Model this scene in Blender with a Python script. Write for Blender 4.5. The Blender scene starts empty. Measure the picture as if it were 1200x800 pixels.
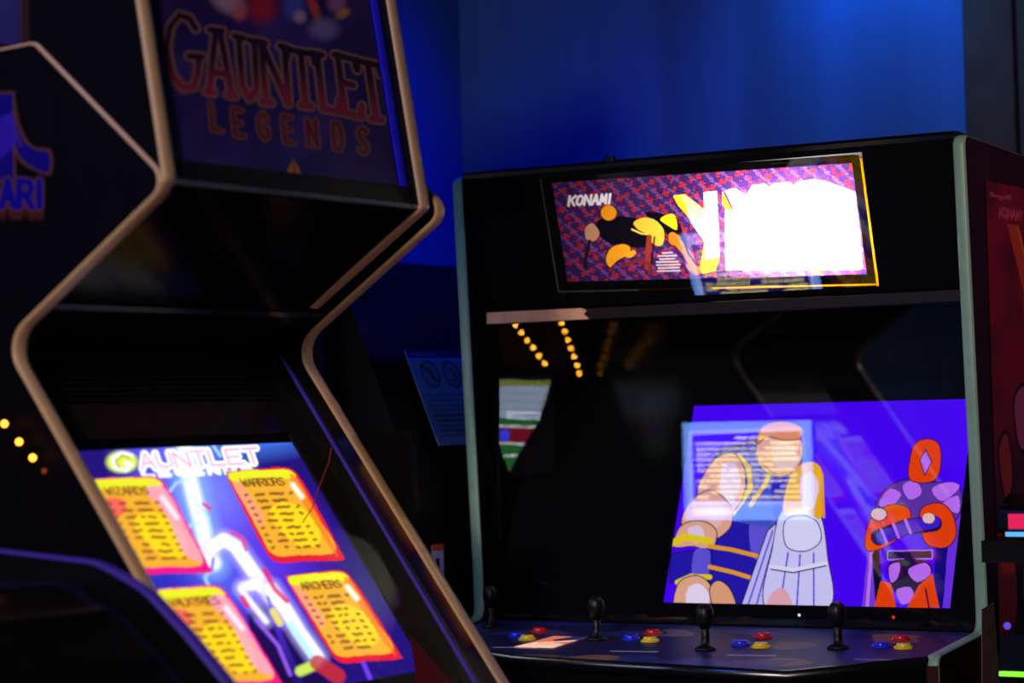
import bpy, bmesh, math, random
import numpy as np
from mathutils import Vector, Matrix

random.seed(7)
rng = np.random.default_rng(7)
scene = bpy.context.scene
COL = scene.collection

# ------------------------------------------------------------------ helpers
def lin(c):
    c = np.asarray(c, float) / 255.0
    return np.where(c <= 0.04045, c / 12.92, ((c + 0.055) / 1.055) ** 2.4)

def mat(name, rgb, rough=0.5, spec=0.5, metal=0.0, noise=0.0, scale=40.0, coat=0.0, bump=0.0):
    m = bpy.data.materials.new(name); m.use_nodes = True
    nt = m.node_tree; b = nt.nodes['Principled BSDF']
    c = (*lin(rgb), 1)
    b.inputs['Base Color'].default_value = c
    b.inputs['Roughness'].default_value = rough
    b.inputs['Specular IOR Level'].default_value = spec
    b.inputs['Metallic'].default_value = metal
    b.inputs['Coat Weight'].default_value = coat
    if noise > 0 or bump > 0:
        tc = nt.nodes.new('ShaderNodeTexCoord')
        n = nt.nodes.new('ShaderNodeTexNoise'); n.inputs['Scale'].default_value = scale
        n.inputs['Detail'].default_value = 6
        nt.links.new(tc.outputs['Object'], n.inputs['Vector'])
        if noise > 0:
            r = nt.nodes.new('ShaderNodeValToRGB')
            r.color_ramp.elements[0].position = 0.3; r.color_ramp.elements[1].position = 0.75
            r.color_ramp.elements[0].color = tuple(x * (1 - noise) for x in c[:3]) + (1,)
            r.color_ramp.elements[1].color = tuple(min(1, x * (1 + noise)) for x in c[:3]) + (1,)
            nt.links.new(n.outputs['Fac'], r.inputs['Fac'])
            nt.links.new(r.outputs['Color'], b.inputs['Base Color'])
        if bump > 0:
            bp = nt.nodes.new('ShaderNodeBump'); bp.inputs['Strength'].default_value = bump
            bp.inputs['Distance'].default_value = 0.002
            nt.links.new(n.outputs['Fac'], bp.inputs['Height'])
            nt.links.new(bp.outputs['Normal'], b.inputs['Normal'])
    return m

def emit(name, rgb, strength=1.0):
    m = bpy.data.materials.new(name); m.use_nodes = True
    nt = m.node_tree; nt.nodes.clear()
    o = nt.nodes.new('ShaderNodeOutputMaterial'); e = nt.nodes.new('ShaderNodeEmission')
    e.inputs['Color'].default_value = (*lin(rgb), 1); e.inputs['Strength'].default_value = strength
    nt.links.new(e.outputs[0], o.inputs[0])
    return m

def emit_art(name, strength=1.0, gloss=0.0):
    """a lit display: shows the picture held in the 'art' attribute"""
    m = bpy.data.materials.new(name); m.use_nodes = True
    nt = m.node_tree; nt.nodes.clear()
    o = nt.nodes.new('ShaderNodeOutputMaterial'); e = nt.nodes.new('ShaderNodeEmission')
    a = nt.nodes.new('ShaderNodeAttribute'); a.attribute_name = 'art'
    e.inputs['Strength'].default_value = strength
    nt.links.new(a.outputs['Color'], e.inputs['Color'])
    if gloss:
        g = nt.nodes.new('ShaderNodeBsdfGlossy'); g.inputs['Roughness'].default_value = 0.02
        g.inputs['Color'].default_value = (gloss, gloss, gloss, 1)
        ad = nt.nodes.new('ShaderNodeAddShader')
        nt.links.new(e.outputs[0], ad.inputs[0]); nt.links.new(g.outputs[0], ad.inputs[1])
        nt.links.new(ad.outputs[0], o.inputs[0])
    else:
        nt.links.new(e.outputs[0], o.inputs[0])
    return m

def print_art(name, rough=0.35, spec=0.4):
    """a printed sheet: the 'art' attribute is its ink"""
    m = bpy.data.materials.new(name); m.use_nodes = True
    nt = m.node_tree; b = nt.nodes['Principled BSDF']
    a = nt.nodes.new('ShaderNodeAttribute'); a.attribute_name = 'art'
    nt.links.new(a.outputs['Color'], b.inputs['Base Color'])
    b.inputs['Roughness'].default_value = rough; b.inputs['Specular IOR Level'].default_value = spec
    return m

def backlit_art(name):
    """a translucent print that is lit from the lamps in the box behind it"""
    m = bpy.data.materials.new(name); m.use_nodes = True
    nt = m.node_tree; nt.nodes.clear()
    o = nt.nodes.new('ShaderNodeOutputMaterial')
    t = nt.nodes.new('ShaderNodeBsdfTranslucent'); d = nt.nodes.new('ShaderNodeBsdfDiffuse')
    a = nt.nodes.new('ShaderNodeAttribute'); a.attribute_name = 'art'
    mx = nt.nodes.new('ShaderNodeMixShader'); mx.inputs[0].default_value = 0.12
    nt.links.new(a.outputs['Color'], t.inputs['Color']); nt.links.new(a.outputs['Color'], d.inputs['Color'])
    nt.links.new(t.outputs[0], mx.inputs[1]); nt.links.new(d.outputs[0], mx.inputs[2])
    nt.links.new(mx.outputs[0], o.inputs[0])
    return m

def translucent(name, rgb):
    m = bpy.data.materials.new(name); m.use_nodes = True
    nt = m.node_tree; nt.nodes.clear()
    o = nt.nodes.new('ShaderNodeOutputMaterial'); t = nt.nodes.new('ShaderNodeBsdfTranslucent')
    t.inputs['Color'].default_value = (*lin(rgb), 1)
    nt.links.new(t.outputs[0], o.inputs[0])
    return m

def glass(name, refl=0.1, tint=(1, 1, 1)):
    """flat clear sheet: part mirror, part see-through"""
    m = bpy.data.materials.new(name); m.use_nodes = True
    nt = m.node_tree; nt.nodes.clear()
    o = nt.nodes.new('ShaderNodeOutputMaterial')
    t = nt.nodes.new('ShaderNodeBsdfTransparent'); t.inputs['Color'].default_value = (*tint, 1)
    g = nt.nodes.new('ShaderNodeBsdfGlossy'); g.inputs['Roughness'].default_value = 0.0
    mx = nt.nodes.new('ShaderNodeMixShader'); mx.inputs[0].default_value = refl
    nt.links.new(t.outputs[0], mx.inputs[1]); nt.links.new(g.outputs[0], mx.inputs[2])
    nt.links.new(mx.outputs[0], o.inputs[0])
    return m

ORIGIN = {}
def thing(name, loc, label, cat, group=None):
    o = bpy.data.objects.new(name, None); COL.objects.link(o)
    o.location = loc; o.empty_display_size = 0.05
    o['label'] = label; o['category'] = cat
    if group: o['group'] = group
    ORIGIN[o.name] = Vector(loc)
    return o

def obj(name, bm, m, parent=None, label=None, smooth=False, loc=None):
    """links a bmesh (world coordinates) as one mesh object"""
    off = ORIGIN[parent.name] if parent else Vector(loc or (0, 0, 0))
    bmesh.ops.translate(bm, verts=bm.verts, vec=-off)
    bmesh.ops.recalc_face_normals(bm, faces=bm.faces)
    me = bpy.data.meshes.new(name); bm.to_mesh(me); bm.free()
    for mm in (m if isinstance(m, (list, tuple)) else [m]): me.materials.append(mm)
    if smooth:
        for p in me.polygons: p.use_smooth = True
    o = bpy.data.objects.new(name, me); COL.objects.link(o)
    if parent: o.parent = parent
    elif loc: o.location = loc
    ORIGIN[o.name] = off
    if label: o['label'] = label
    return o

def struct(name, bm, m):
    o = obj(name, bm, m); o['kind'] = 'structure'; return o

def tag(o, label, cat, group=None):
    o['label'] = label; o['category'] = cat
    if group: o['group'] = group
    return o

def add_box(bm, x0, x1, y0, y1, z0, z1):
    v = [bm.verts.new(p) for p in ((x0,y0,z0),(x1,y0,z0),(x1,y1,z0),(x0,y1,z0),(x0,y0,z1),(x1,y0,z1),(x1,y1,z1),(x0,y1,z1))]
    for f in ((0,3,2,1),(4,5,6,7),(0,1,5,4),(1,2,6,5),(2,3,7,6),(3,0,4,7)): bm.faces.new([v[i] for i in f])
    return v

def box(x0, x1, y0, y1, z0, z1, bevel=0.0):
    bm = bmesh.new(); add_box(bm, x0, x1, y0, y1, z0, z1)
    if bevel: bmesh.ops.bevel(bm, geom=bm.edges[:], offset=bevel, segments=2, affect='EDGES', profile=0.6)
    return bm

def pt(axis, a, p):
    """profile point p laid in the plane axis = a"""
    return (p[0], a, p[1]) if axis == 'y' else (a, p[0], p[1]) if axis == 'x' else (p[0], p[1], a)

def add_prism(bm, prof, axis, a, b):
    A = [bm.verts.new(pt(axis, a, p)) for p in prof]; B = [bm.verts.new(pt(axis, b, p)) for p in prof]
    n = len(prof)
    bm.faces.new(A); bm.faces.new(B[::-1])
    for i in range(n): bm.faces.new((A[i], A[(i+1) % n], B[(i+1) % n], B[i]))

def prism(prof, axis, a, b):
    bm = bmesh.new(); add_prism(bm, prof, axis, a, b); return bm

def rounded(pts, closed=True, seg=7):
    """pts: (u, v, radius) -> polyline with rounded corners"""
    out = []; n = len(pts)
    for i, (u, v, r) in enumerate(pts):
        p = Vector((u, v))
        if r <= 0 or (not closed and i in (0, n-1)): out.append((u, v)); continue
        a = Vector(pts[i-1][:2]) - p; b = Vector(pts[(i+1) % n][:2]) - p
        la, lb = a.length, b.length; a.normalize(); b.normalize()
        ang = a.angle(b); d = min(r / math.tan(ang/2), la*0.48, lb*0.48); rr = d * math.tan(ang/2)
        bis = (a+b).normalized(); c = p + bis * (rr / math.sin(ang/2))
        s = p + a*d - c; e = p + b*d - c
        a0 = math.atan2(s.y, s.x); a1 = math.atan2(e.y, e.x)
        da = (a1-a0+math.pi) % (2*math.pi) - math.pi
        for k in range(seg+1):
            t = a0 + da*k/seg; out.append((c.x + rr*math.cos(t), c.y + rr*math.sin(t)))
    return out

def trim(path, axis, a, b, side, h=0.004):
    """edge moulding: a rounded strip run along an open profile path on a panel a..b thick; side = +1/-1 chooses the outward normal"""
    bm = bmesh.new(); rows = []; n = len(path); w = b-a
    sec = [(a-0.0008, -0.001), (a-0.0008, h*0.45), (a+w*0.2, h*0.9), (a+w*0.5, h), (a+w*0.8, h*0.9), (b+0.0008, h*0.45), (b+0.0008, -0.001)]
    for i in range(n):
        p = Vector(path[i]); q0 = Vector(path[max(i-1,0)]); q1 = Vector(path[min(i+1,n-1)])
        t = (q1-q0).normalized(); nn = Vector((-t.y, t.x))*side
        rows.append([bm.verts.new(pt(axis, s, (p.x+nn.x*d, p.y+nn.y*d))) for s, d in sec])
    for i in range(n-1):
        for j in range(len(sec)-1): bm.faces.new((rows[i][j], rows[i+1][j], rows[i+1][j+1], rows[i][j+1]))
        bm.faces.new((rows[i][0], rows[i][-1], rows[i+1][-1], rows[i+1][0]))
    bm.faces.new(rows[0]); bm.faces.new(rows[-1][::-1])
    return bm

def add_lathe(bm, prof, c, seg=20, axis=Vector((0,0,1))):
    """prof: (r, h) turned about axis through c"""
    q = Vector((0,0,1)).rotation_difference(axis); c = Vector(c); rings = []
    for r, h in prof:
        if r < 1e-6: rings.append([bm.verts.new(c + q @ Vector((0,0,h)))])
        else: rings.append([bm.verts.new(c + q @ Vector((r*math.cos(2*math.pi*k/seg), r*math.sin(2*math.pi*k/seg), h))) for k in range(seg)])
    for A, B in zip(rings, rings[1:]):
        for k in range(seg):
            k2 = (k+1) % seg
            if len(A) == 1 and len(B) == 1: continue
            if len(A) == 1: bm.faces.new((A[0], B[k2], B[k]))
            elif len(B) == 1: bm.faces.new((A[k], A[k2], B[0]))
            else: bm.faces.new((A[k], A[k2], B[k2], B[k]))

def lathe(prof, c, seg=20, axis=Vector((0,0,1))):
    bm = bmesh.new(); add_lathe(bm, prof, c, seg, axis); return bm

def tube(pts, r, seg=8):
    bm = bmesh.new(); pts = [Vector(p) for p in pts]; rings = []
    for i, p in enumerate(pts):
        t = (pts[min(i+1, len(pts)-1)] - pts[max(i-1, 0)]).normalized()
        u = t.cross(Vector((0.3, 0.2, 1))).normalized(); v = t.cross(u)
        rings.append([bm.verts.new(p + u*r*math.cos(2*math.pi*k/seg) + v*r*math.sin(2*math.pi*k/seg)) for k in range(seg)])
    for A, B in zip(rings, rings[1:]):
        for k in range(seg): bm.faces.new((A[k], A[(k+1) % seg], B[(k+1) % seg], B[k]))
    bm.faces.new(rings[0]); bm.faces.new(rings[-1][::-1])
    return bm

def ball(c, r, seg=14):
    bm = bmesh.new(); bmesh.ops.create_uvsphere(bm, u_segments=seg, v_segments=seg//2+2, radius=r, matrix=Matrix.Translation(c)); return bm

def slab(corners, t):
    """flat four-cornered sheet of thickness t (grows along the face normal, backwards)"""
    bm = bmesh.new(); c = [Vector(p) for p in corners]
    n = (c[1]-c[0]).cross(c[3]-c[0]).normalized()
    A = [bm.verts.new(p) for p in c]; B = [bm.verts.new(p + n*t) for p in c]
    bm.faces.new(A); bm.faces.new(B[::-1])
    for i in range(4): bm.faces.new((A[i], A[(i+1)%4], B[(i+1)%4], B[i]))
    return bm

# ------------------------------------------------------------------ flat artwork: a fine mesh whose vertices carry the ink
class Art:  # both headers, both main screens and the side logo use baked image pixel positions
    """corners TL, TR, BR, BL in the room; layout = the same corners as image pixels, or in drawing units"""
    def __init__(s, corners, layout, nu, nv):
        s.c = [np.array(p, float) for p in corners]; s.nu, s.nv = nu, nv
        U, V = np.meshgrid(np.linspace(0, 1, nu), np.linspace(0, 1, nv))
        s.U, s.V = U.ravel(), V.ravel()
        A = []; B = []
        for (u, v), (x, y) in zip(((0,0),(1,0),(1,1),(0,1)), layout):
            A += [[u, v, 1, 0, 0, 0, -u*x, -v*x], [0, 0, 0, u, v, 1, -u*y, -v*y]]; B += [x, y]
        h = np.linalg.solve(np.array(A), np.array(B))
        w = h[6]*s.U + h[7]*s.V + 1
        s.X = (h[0]*s.U + h[1]*s.V + h[2]) / w; s.Y = (h[3]*s.U + h[4]*s.V + h[5]) / w
        s.col = np.zeros((nu*nv, 3))
    def put(s, m, rgb, a=1.0):
        m = np.clip(m, 0, 1) * a
        s.col = s.col*(1-m[:, None]) + lin(rgb)[None, :]*m[:, None]
    def bg(s, rgb): s.put(np.ones(len(s.X)), rgb)
    def mask(s, pts):
        ins = np.zeros(len(s.X), bool); n = len(pts)
        for i in range(n):
            x0, y0 = pts[i]; x1, y1 = pts[(i+1) % n]
            if y0 == y1: continue
            cr = ((y0 > s.Y) != (y1 > s.Y)) & (s.X < (x1-x0)*(s.Y-y0)/(y1-y0)+x0)
            ins ^= cr
        return ins.astype(float)
    def poly(s, pts, rgb, a=1.0, edge=None, ew=1.2):
        s.put(s.mask(pts), rgb, a)
        if edge is not None: s.line(list(pts)+[pts[0]], ew, edge)
    def blob(s, pts, rgb, a=1.0, edge=None, ew=1.2):
        P = []; n = len(pts)
        for i in range(n):
            p0, p1, p2, p3 = (np.array(pts[(i+k-1) % n], float) for k in range(4))
            for t in np.linspace(0, 1, 8, endpoint=False):
                P.append(tuple(0.5*((2*p1)+(-p0+p2)*t+(2*p0-5*p1+4*p2-p3)*t*t+(-p0+3*p1-3*p2+p3)*t**3)))
        s.poly(P, rgb, a, edge, ew)
    def ell(s, cx, cy, rx, ry, rgb, a=1.0, rot=0.0, soft=0.0, edge=None):
        c, sn = math.cos(math.radians(rot)), math.sin(math.radians(rot))
        dx, dy = s.X-cx, s.Y-cy
        d = np.sqrt(((dx*c+dy*sn)/rx)**2 + ((-dx*sn+dy*c)/ry)**2)
        if edge is not None: s.put((np.abs(d-1) < 1.3/min(rx, ry)).astype(float)*0 + (d < 1+1.2/min(rx, ry)), edge)
        s.put((d < 1).astype(float) if soft <= 0 else np.clip((1+soft-d)/(2*soft), 0, 1), rgb, a)
    def dist(s, pts):
        D = np.full(len(s.X), 1e9)
        for (x0, y0), (x1, y1) in zip(pts, pts[1:]):
            dx, dy = x1-x0, y1-y0; L = dx*dx+dy*dy+1e-9
            t = np.clip(((s.X-x0)*dx+(s.Y-y0)*dy)/L, 0, 1)
            D = np.minimum(D, np.hypot(s.X-x0-t*dx, s.Y-y0-t*dy))
        return D
    def line(s, pts, w, rgb, a=1.0, soft=0.5):
        s.put(np.clip((w/2-s.dist(pts))/soft+0.5, 0, 1), rgb, a)
    def text(s, string, o, u, v, rgb, w, a=1.0, gap=0.3):
        """stroke letters; u = vector of one letter width, v = vector of the letter height (downwards)"""
        o = np.array(o, float); u = np.array(u, float); v = np.array(v, float)
        for ch in string:
            for st in STROKES.get(ch, []):
                s.line([tuple(o+u*p[0]+v*p[1]) for p in st], w, rgb, a)
            o = o+u*(1+gap)*(0.45 if ch == 'I' else 1.0)
    def build(s, name, m, parent=None, label=None, flip=False):
        a, b, c, d = s.c
        U, V = s.U[:, None], s.V[:, None]
        P = a*(1-U)*(1-V) + b*U*(1-V) + c*U*V + d*(1-U)*V
        off = np.array(ORIGIN[parent.name]) if parent else np.zeros(3)
        i = np.arange(s.nv-1)[:, None]*s.nu + np.arange(s.nu-1)[None, :]
        F = np.stack([i, i+s.nu, i+s.nu+1, i+1], -1).reshape(-1, 4)
        me = bpy.data.meshes.new(name)
        me.from_pydata((P-off).tolist(), [], F.tolist())
        at = me.attributes.new('art', 'FLOAT_COLOR', 'POINT')
        at.data.foreach_set('color', np.concatenate([s.col, np.ones((len(s.col), 1))], 1).astype(np.float32).ravel())
        me.materials.append(m)
        o = bpy.data.objects.new(name, me); COL.objects.link(o)
        if parent: o.parent = parent
        ORIGIN[o.name] = Vector(off)
        if label: o['label'] = label
        return o

STROKES = {
 'A': [[(0,1),(.5,0),(1,1)], [(.2,.65),(.8,.65)]], 'B': [[(0,0),(0,1),(.8,.9),(.9,.7),(.7,.5),(0,.5)], [(.7,.5),(.85,.25),(.7,0),(0,0)]],
 'C': [[(1,.15),(.6,0),(.15,.2),(0,.5),(.15,.8),(.6,1),(1,.85)]], 'D': [[(0,0),(0,1),(.6,1),(1,.6),(1,.4),(.6,0),(0,0)]],
 'E': [[(1,0),(0,0),(0,1),(1,1)], [(0,.5),(.8,.5)]], 'F': [[(1,0),(0,0),(0,1)], [(0,.5),(.8,.5)]],
 'G': [[(1,.2),(.6,0),(.15,.15),(0,.5),(.15,.85),(.6,1),(1,.85),(1,.55),(.6,.55)]], 'H': [[(0,0),(0,1)], [(1,0),(1,1)], [(0,.5),(1,.5)]],
 'I': [[(.2,0),(.2,1)]], 'K': [[(0,0),(0,1)], [(1,0),(.05,.55)], [(.35,.4),(1,1)]], 'L': [[(0,0),(0,1),(1,1)]],
 'M': [[(0,1),(.1,0),(.5,.75),(.9,0),(1,1)]], 'N': [[(0,1),(0,0),(1,1),(1,0)]], 'O': [[(.5,0),(.1,.15),(0,.5),(.1,.85),(.5,1),(.9,.85),(1,.5),(.9,.15),(.5,0)]],
 'R': [[(0,1),(0,0),(.8,.05),(1,.25),(.8,.5),(0,.52)], [(.5,.52),(1,1)]], 'S': [[(1,.12),(.5,0),(.05,.2),(.2,.42),(.8,.58),(.95,.8),(.5,1),(0,.88)]],
 'T': [[(0,0),(1,0)], [(.5,0),(.5,1)]], 'U': [[(0,0),(0,.8),(.5,1),(1,.8),(1,0)]], 'V': [[(0,0),(.5,1),(1,0)]],
 'W': [[(0,0),(.25,1),(.5,.3),(.75,1),(1,0)]], 'X': [[(0,0),(1,1)], [(1,0),(0,1)]], 'Y': [[(0,0),(.5,.5),(1,0)], [(.5,.5),(.5,1)]],
 'Z': [[(0,0),(1,0),(0,1),(1,1)]],
}

# ------------------------------------------------------------------ materials
M = dict(
 black   = mat('black_laminate', (10, 9, 14), 0.45, 0.2, noise=0.25, scale=60, bump=0.05),
 gloss   = mat('gloss_black_laminate', (10, 10, 14), 0.16, 0.5, noise=0.2, scale=30),
 sideblk = mat('black_side_print', (6, 4, 11), 0.5, 0.08, noise=0.2, scale=20),
 soffit  = mat('satin_black_soffit', (8, 8, 13), 0.16, 0.015, noise=0.2, scale=30),
 void    = mat('matt_black_vinyl', (6, 6, 10), 0.7, 0.08, noise=0.2, scale=50),
 flat    = mat('flat_black_paint', (5, 5, 8), 0.7, 0.05, noise=0.2, scale=80),
 gold    = mat('tan_edge_moulding', (196, 158, 118), 0.38, 0.5, noise=0.06, scale=25),
 green   = mat('pale_green_edge_moulding', (128, 164, 142), 0.4, 0.5, noise=0.08, scale=25),
 violet  = mat('violet_edge_moulding', (72, 52, 190), 0.4, 0.5, noise=0.1, scale=25),
 blackm  = mat('black_edge_moulding', (12, 12, 16), 0.22, 0.7, noise=0.1, scale=20),
 alu     = mat('brushed_aluminium', (150, 152, 160), 0.35, 0.5, metal=0.9, noise=0.1, scale=90),
 ledge   = mat('painted_ledge_light', (235, 172, 140), 0.55, 0.3, noise=0.12, scale=30),
 bluep   = mat('blue_light_on_acrylic', (24, 22, 250), 0.35, 0.5, noise=0.05),
 blue    = mat('blue_button_plastic', (25, 40, 235), 0.25, 0.6, noise=0.05),
 yellow  = mat('yellow_button_plastic', (236, 205, 40), 0.25, 0.6, noise=0.05),
 red     = mat('red_button_plastic', (190, 25, 30), 0.25, 0.6, noise=0.05),
 stick   = mat('black_joystick_plastic', (8, 8, 11), 0.4, 0.3, noise=0.05),
 redside = mat('red_cabinet_side', (52, 8, 14), 0.4, 0.35, noise=0.12, scale=12),
 mirror  = glass('cabinet_acrylic', 0.032, (0.97, 0.97, 1.0)),
 mirror2 = glass('inner_acrylic', 0.018, (0.98, 0.98, 1.0)),
 gglass  = glass('thin_glass', 0.035, (0.97, 0.97, 0.97)),
 sglass  = glass('screen_cover_glass', 0.007, (0.97, 0.97, 0.97)),
 leak    = translucent('amber_acrylic_rim', (255, 214, 40)),
 white   = mat('white_box_paint', (230, 228, 222), 0.7, 0.2, noise=0.03),
 paper   = mat('pale_paper', (170, 180, 225), 0.7, 0.2, noise=0.03, scale=20),
 wood    = mat('dark_stained_wood', (52, 30, 26), 0.5, 0.3, noise=0.35, scale=14),
)

# ------------------------------------------------------------------ the room
def wall_mat(name, rgb, stripes):
    m = mat(name, rgb, 0.62, 0.25)
    nt = m.node_tree; b = nt.nodes['Principled BSDF']
    tc = nt.nodes.new('ShaderNodeTexCoord'); mp = nt.nodes.new('ShaderNodeMapping')
    mp.inputs['Scale'].default_value = stripes
    n = nt.nodes.new('ShaderNodeTexNoise'); n.inputs['Scale'].default_value = 1.0; n.inputs['Detail'].default_value = 5
    r = nt.nodes.new('ShaderNodeValToRGB'); c = lin(rgb)
    r.color_ramp.elements[0].position = 0.3; r.color_ramp.elements[1].position = 0.7
    r.color_ramp.elements[0].color = (*(c*0.6), 1); r.color_ramp.elements[1].color = (*(c*1.3), 1)
    nt.links.new(tc.outputs['Object'], mp.inputs['Vector']); nt.links.new(mp.outputs[0], n.inputs['Vector'])
    nt.links.new(n.outputs['Fac'], r.inputs['Fac']); nt.links.new(r.outputs['Color'], b.inputs['Base Color'])
    n2 = nt.nodes.new('ShaderNodeTexNoise'); n2.inputs['Scale'].default_value = 160
    bp = nt.nodes.new('ShaderNodeBump'); bp.inputs['Strength'].default_value = 0.15; bp.inputs['Distance'].default_value = 0.002
    nt.links.new(tc.outputs['Object'], n2.inputs['Vector']); nt.links.new(n2.outputs['Fac'], bp.inputs['Height'])
    nt.links.new(bp.outputs['Normal'], b.inputs['Normal'])
    return m
WALL = wall_mat('blue_wall_panelling', (22, 62, 130), (5, 5, 0.25))
X0, X1, Y0, Y1, ZC = -3.1, 2.6, -2.8, 4.95, 3.1
struct('floor', box(X0-.1, X1+.1, Y0-.1, Y1+.1, -0.1, 0), mat('dark_carpet', (26, 24, 34), 0.9, 0.1, noise=0.5, scale=120))
struct('ceiling', box(X0-.1, X1+.1, Y0-.1, Y1+.1, ZC, ZC+.1), mat('black_ceiling_paint', (14, 14, 18), 0.9, 0.1, noise=0.2, scale=8))
struct('wall_left', box(X0-.1, X0, Y0-.1, Y1+.1, 0, ZC), WALL)
struct('wall_back', box(X0, X1, Y1, Y1+.1, 0, ZC), WALL)
struct('wall_right', box(X1, X1+.1, Y0-.1, Y1+.1, 0, ZC), mat('dark_wall_paint', (22, 21, 28), 0.8, 0.2, noise=0.1))
struct('wall_front', box(X0, X1, Y0-.1, Y0, 0, ZC), mat('dark_wall_paint_front', (20, 20, 26), 0.8, 0.2, noise=0.1))
struct('baseboard_back', box(X0, X1, Y1-.015, Y1, 0, .1), M['black'])
# boarded post on the back wall
bm = bmesh.new()
for i in range(5):
    xa = -1.806 + i*0.118
    add_box(bm, xa, xa+0.113, Y1-0.05, Y1, 0, ZC)
bmesh.ops.bevel(bm, geom=bm.edges[:], offset=0.004, segments=1, affect='EDGES')
struct('trim_1', bm, mat('dark_boards', (40, 31, 42), 0.6, 0.25, noise=0.4, scale=9))

# ------------------------------------------------------------------ the wide cabinet with the lit header
FX = thing('arcade_cabinet', (-1.95, 4.35, 0), 'wide black four-joystick arcade cabinet with pale green edge trim and brightly lit header sign', 'arcade machine')
XL, XR, TH = -2.464, -1.438, 0.020
prof = rounded([(3.897, 1.846, .016), (3.936, 1.10, 0), (3.938, 1.004, .024), (3.72, 0.984, .012), (3.70, 0.97, 0), (3.72, 0.0, 0), (4.82, 0.0, 0), (4.82, 1.80, .02)])
edge = rounded([(4.45, 1.8214, 0), (3.897, 1.846, .016), (3.936, 1.10, 0), (3.938, 1.004, .024), (3.704, 0.984, .014), (3.718, 0.05, 0)], closed=False)
for xa, xb, nm in ((XL, XL+TH, 'l'), (XR-TH, XR, 'r')):
    p = obj('side_panel', prism(prof, 'x', xa, xb), M['black'] if nm == 'l' else M['redside'], FX,
            label='red printed side panel' if nm == 'r' else None)
    obj('edge_trim', trim(edge, 'x', xa, xb, -1, 0.0035), M['green'], p, label='pale green edge trim', smooth=True)
    if nm == 'r': RSIDE = p
XI0, XI1 = XL+TH, XR-TH
def pl(z, d=0.0): return 3.905 + 0.27*(1.81-z) + d      # header face
def hdr(x, z, d=0.0): return (x, pl(z, d), z)
# header: a black face board around a lit light box
bm = bmesh.new()
hx0, hx1, hz0, hz1 = -2.256, -1.640, 1.617, 1.828      # light box opening
for (a, b, c, d) in ((XI0, hx0-.018, 1.592, 1.842), (hx1+.014, XI1, 1.592, 1.842), (hx0-.018, hx1+.014, 1.592, hz0-.016), (hx0-.018, hx1+.014, hz1+.004, 1.842)):
    pr = [(pl(c), c), (pl(d), d), (pl(d)+.016, d), (pl(c)+.016, c)]
    add_prism(bm, pr, 'x', a, b)
obj('header_board', bm, M['flat'], FX)
LBX = obj('light_box', prism([(pl(1.594)+.30, 1.594), (pl(1.594)+.017, 1.594), (pl(1.594)+.017, 1.598), (pl(1.594)+.295, 1.598), (4.25, 1.80), (pl(1.84)+.02, 1.832), (pl(1.84)+.02, 1.836), (4.26, 1.806)], 'x', XI0+.1, XI1-.1), M['flat'], FX)
# the print sits a little crooked: black mask round it, then the amber rim of the acrylic outside it
def hq(x, t, d, dz_=0.0):
    k = (x-hx0)/(hx1-hx0)
    z = (1.828-.008*k)*(1-t) + (1.634-.017*k)*t + dz_
    return (x, pl(z, d), z)
def hstrip(bm, a, b, c, e, d0, d1):
    """a..b across; c, e = (t, dz) of upper and lower edge"""
    P = [bm.verts.new(hq(x, tt[0], d, tt[1])) for d in (d0, d1) for x, tt in ((a, c), (b, c), (b, e), (a, e))]
    for f in ((0,1,2,3), (7,6,5,4), (0,4,5,1), (1,5,6,2), (2,6,7,3), (3,7,4,0)): bm.faces.new([P[q] for q in f])
bm = bmesh.new()
hstrip(bm, hx0-.018, hx0+.006, (0, .006), (1, -.034), .001, .0025); hstrip(bm, hx1-.007, hx1+.007, (0, .008), (1, -.010), .001, .0025)
hstrip(bm, hx0, hx1, (1, .006), (1, -.0095), .001, .0025); hstrip(bm, hx0, hx1, (0, .009), (0, -.005), .001, .0025); hstrip(bm, hx0, -1.95, (1, -.008), (1, -.034), .001, .0025)
obj('header_mask', bm, M['flat'], FX)
bm = bmesh.new()
hstrip(bm, hx1+.0085, hx1+.0125, (0, .003), (1, -.015), .0005, .002); hstrip(bm, -2.10, hx1+.0125, (1, -.0105), (1, -.0135), .0005, .002); hstrip(bm, -1.80, hx1+.0125, (0, .0035), (0, .002), .0005, .002)
obj('acrylic_rim', bm, M['leak'], FX, label='amber glowing acrylic rim')
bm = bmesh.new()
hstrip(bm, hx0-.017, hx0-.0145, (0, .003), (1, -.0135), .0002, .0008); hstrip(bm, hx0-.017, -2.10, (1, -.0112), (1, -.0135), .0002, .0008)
obj('acrylic_edge', bm, mat('painted_unlit_rim', (70, 60, 48), .4, .4, noise=.1), FX)  # left stretch of the rim, its loss of glow painted as a dull tone
A = Art([hq(-2.25, 0, .003, -.005), hq(-1.648, 0, .003, -.005), hq(-1.648, 1, .003, .005), hq(-2.25, 1, .003, .005)],
        [(646.5, 214.0), (997.5, 192.0), (1015.2, 324.5), (662.5, 333.5)], 520, 190)
A.bg((58, 34, 92))
X, Y = A.X, A.Y
def wob(fx, fy, ph): return np.sin(X*fx+Y*fy+ph)
fl = wob(.42, .16, 0)*wob(-.12, .40, 1)+.55*wob(.8, -.55, 2)*wob(.3, .9, .5)
clus = np.sin(X*.19+Y*.05)*np.sin(Y*.30-X*.03+1)
A.put(np.clip((np.sin(X*.30-Y*.34)*.5+.5-.74+.2*fl)*5, 0, 1), (128, 84, 168), .6)
A.put(np.clip((fl+.7*clus-.30)*2.5, 0, 1), (176, 40, 36), .92)
A.put(np.clip((wob(1.3, .7, 3)*wob(.9, -.9, 1)-.25)*3, 0, 1), (26, 16, 60), .75)
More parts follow.
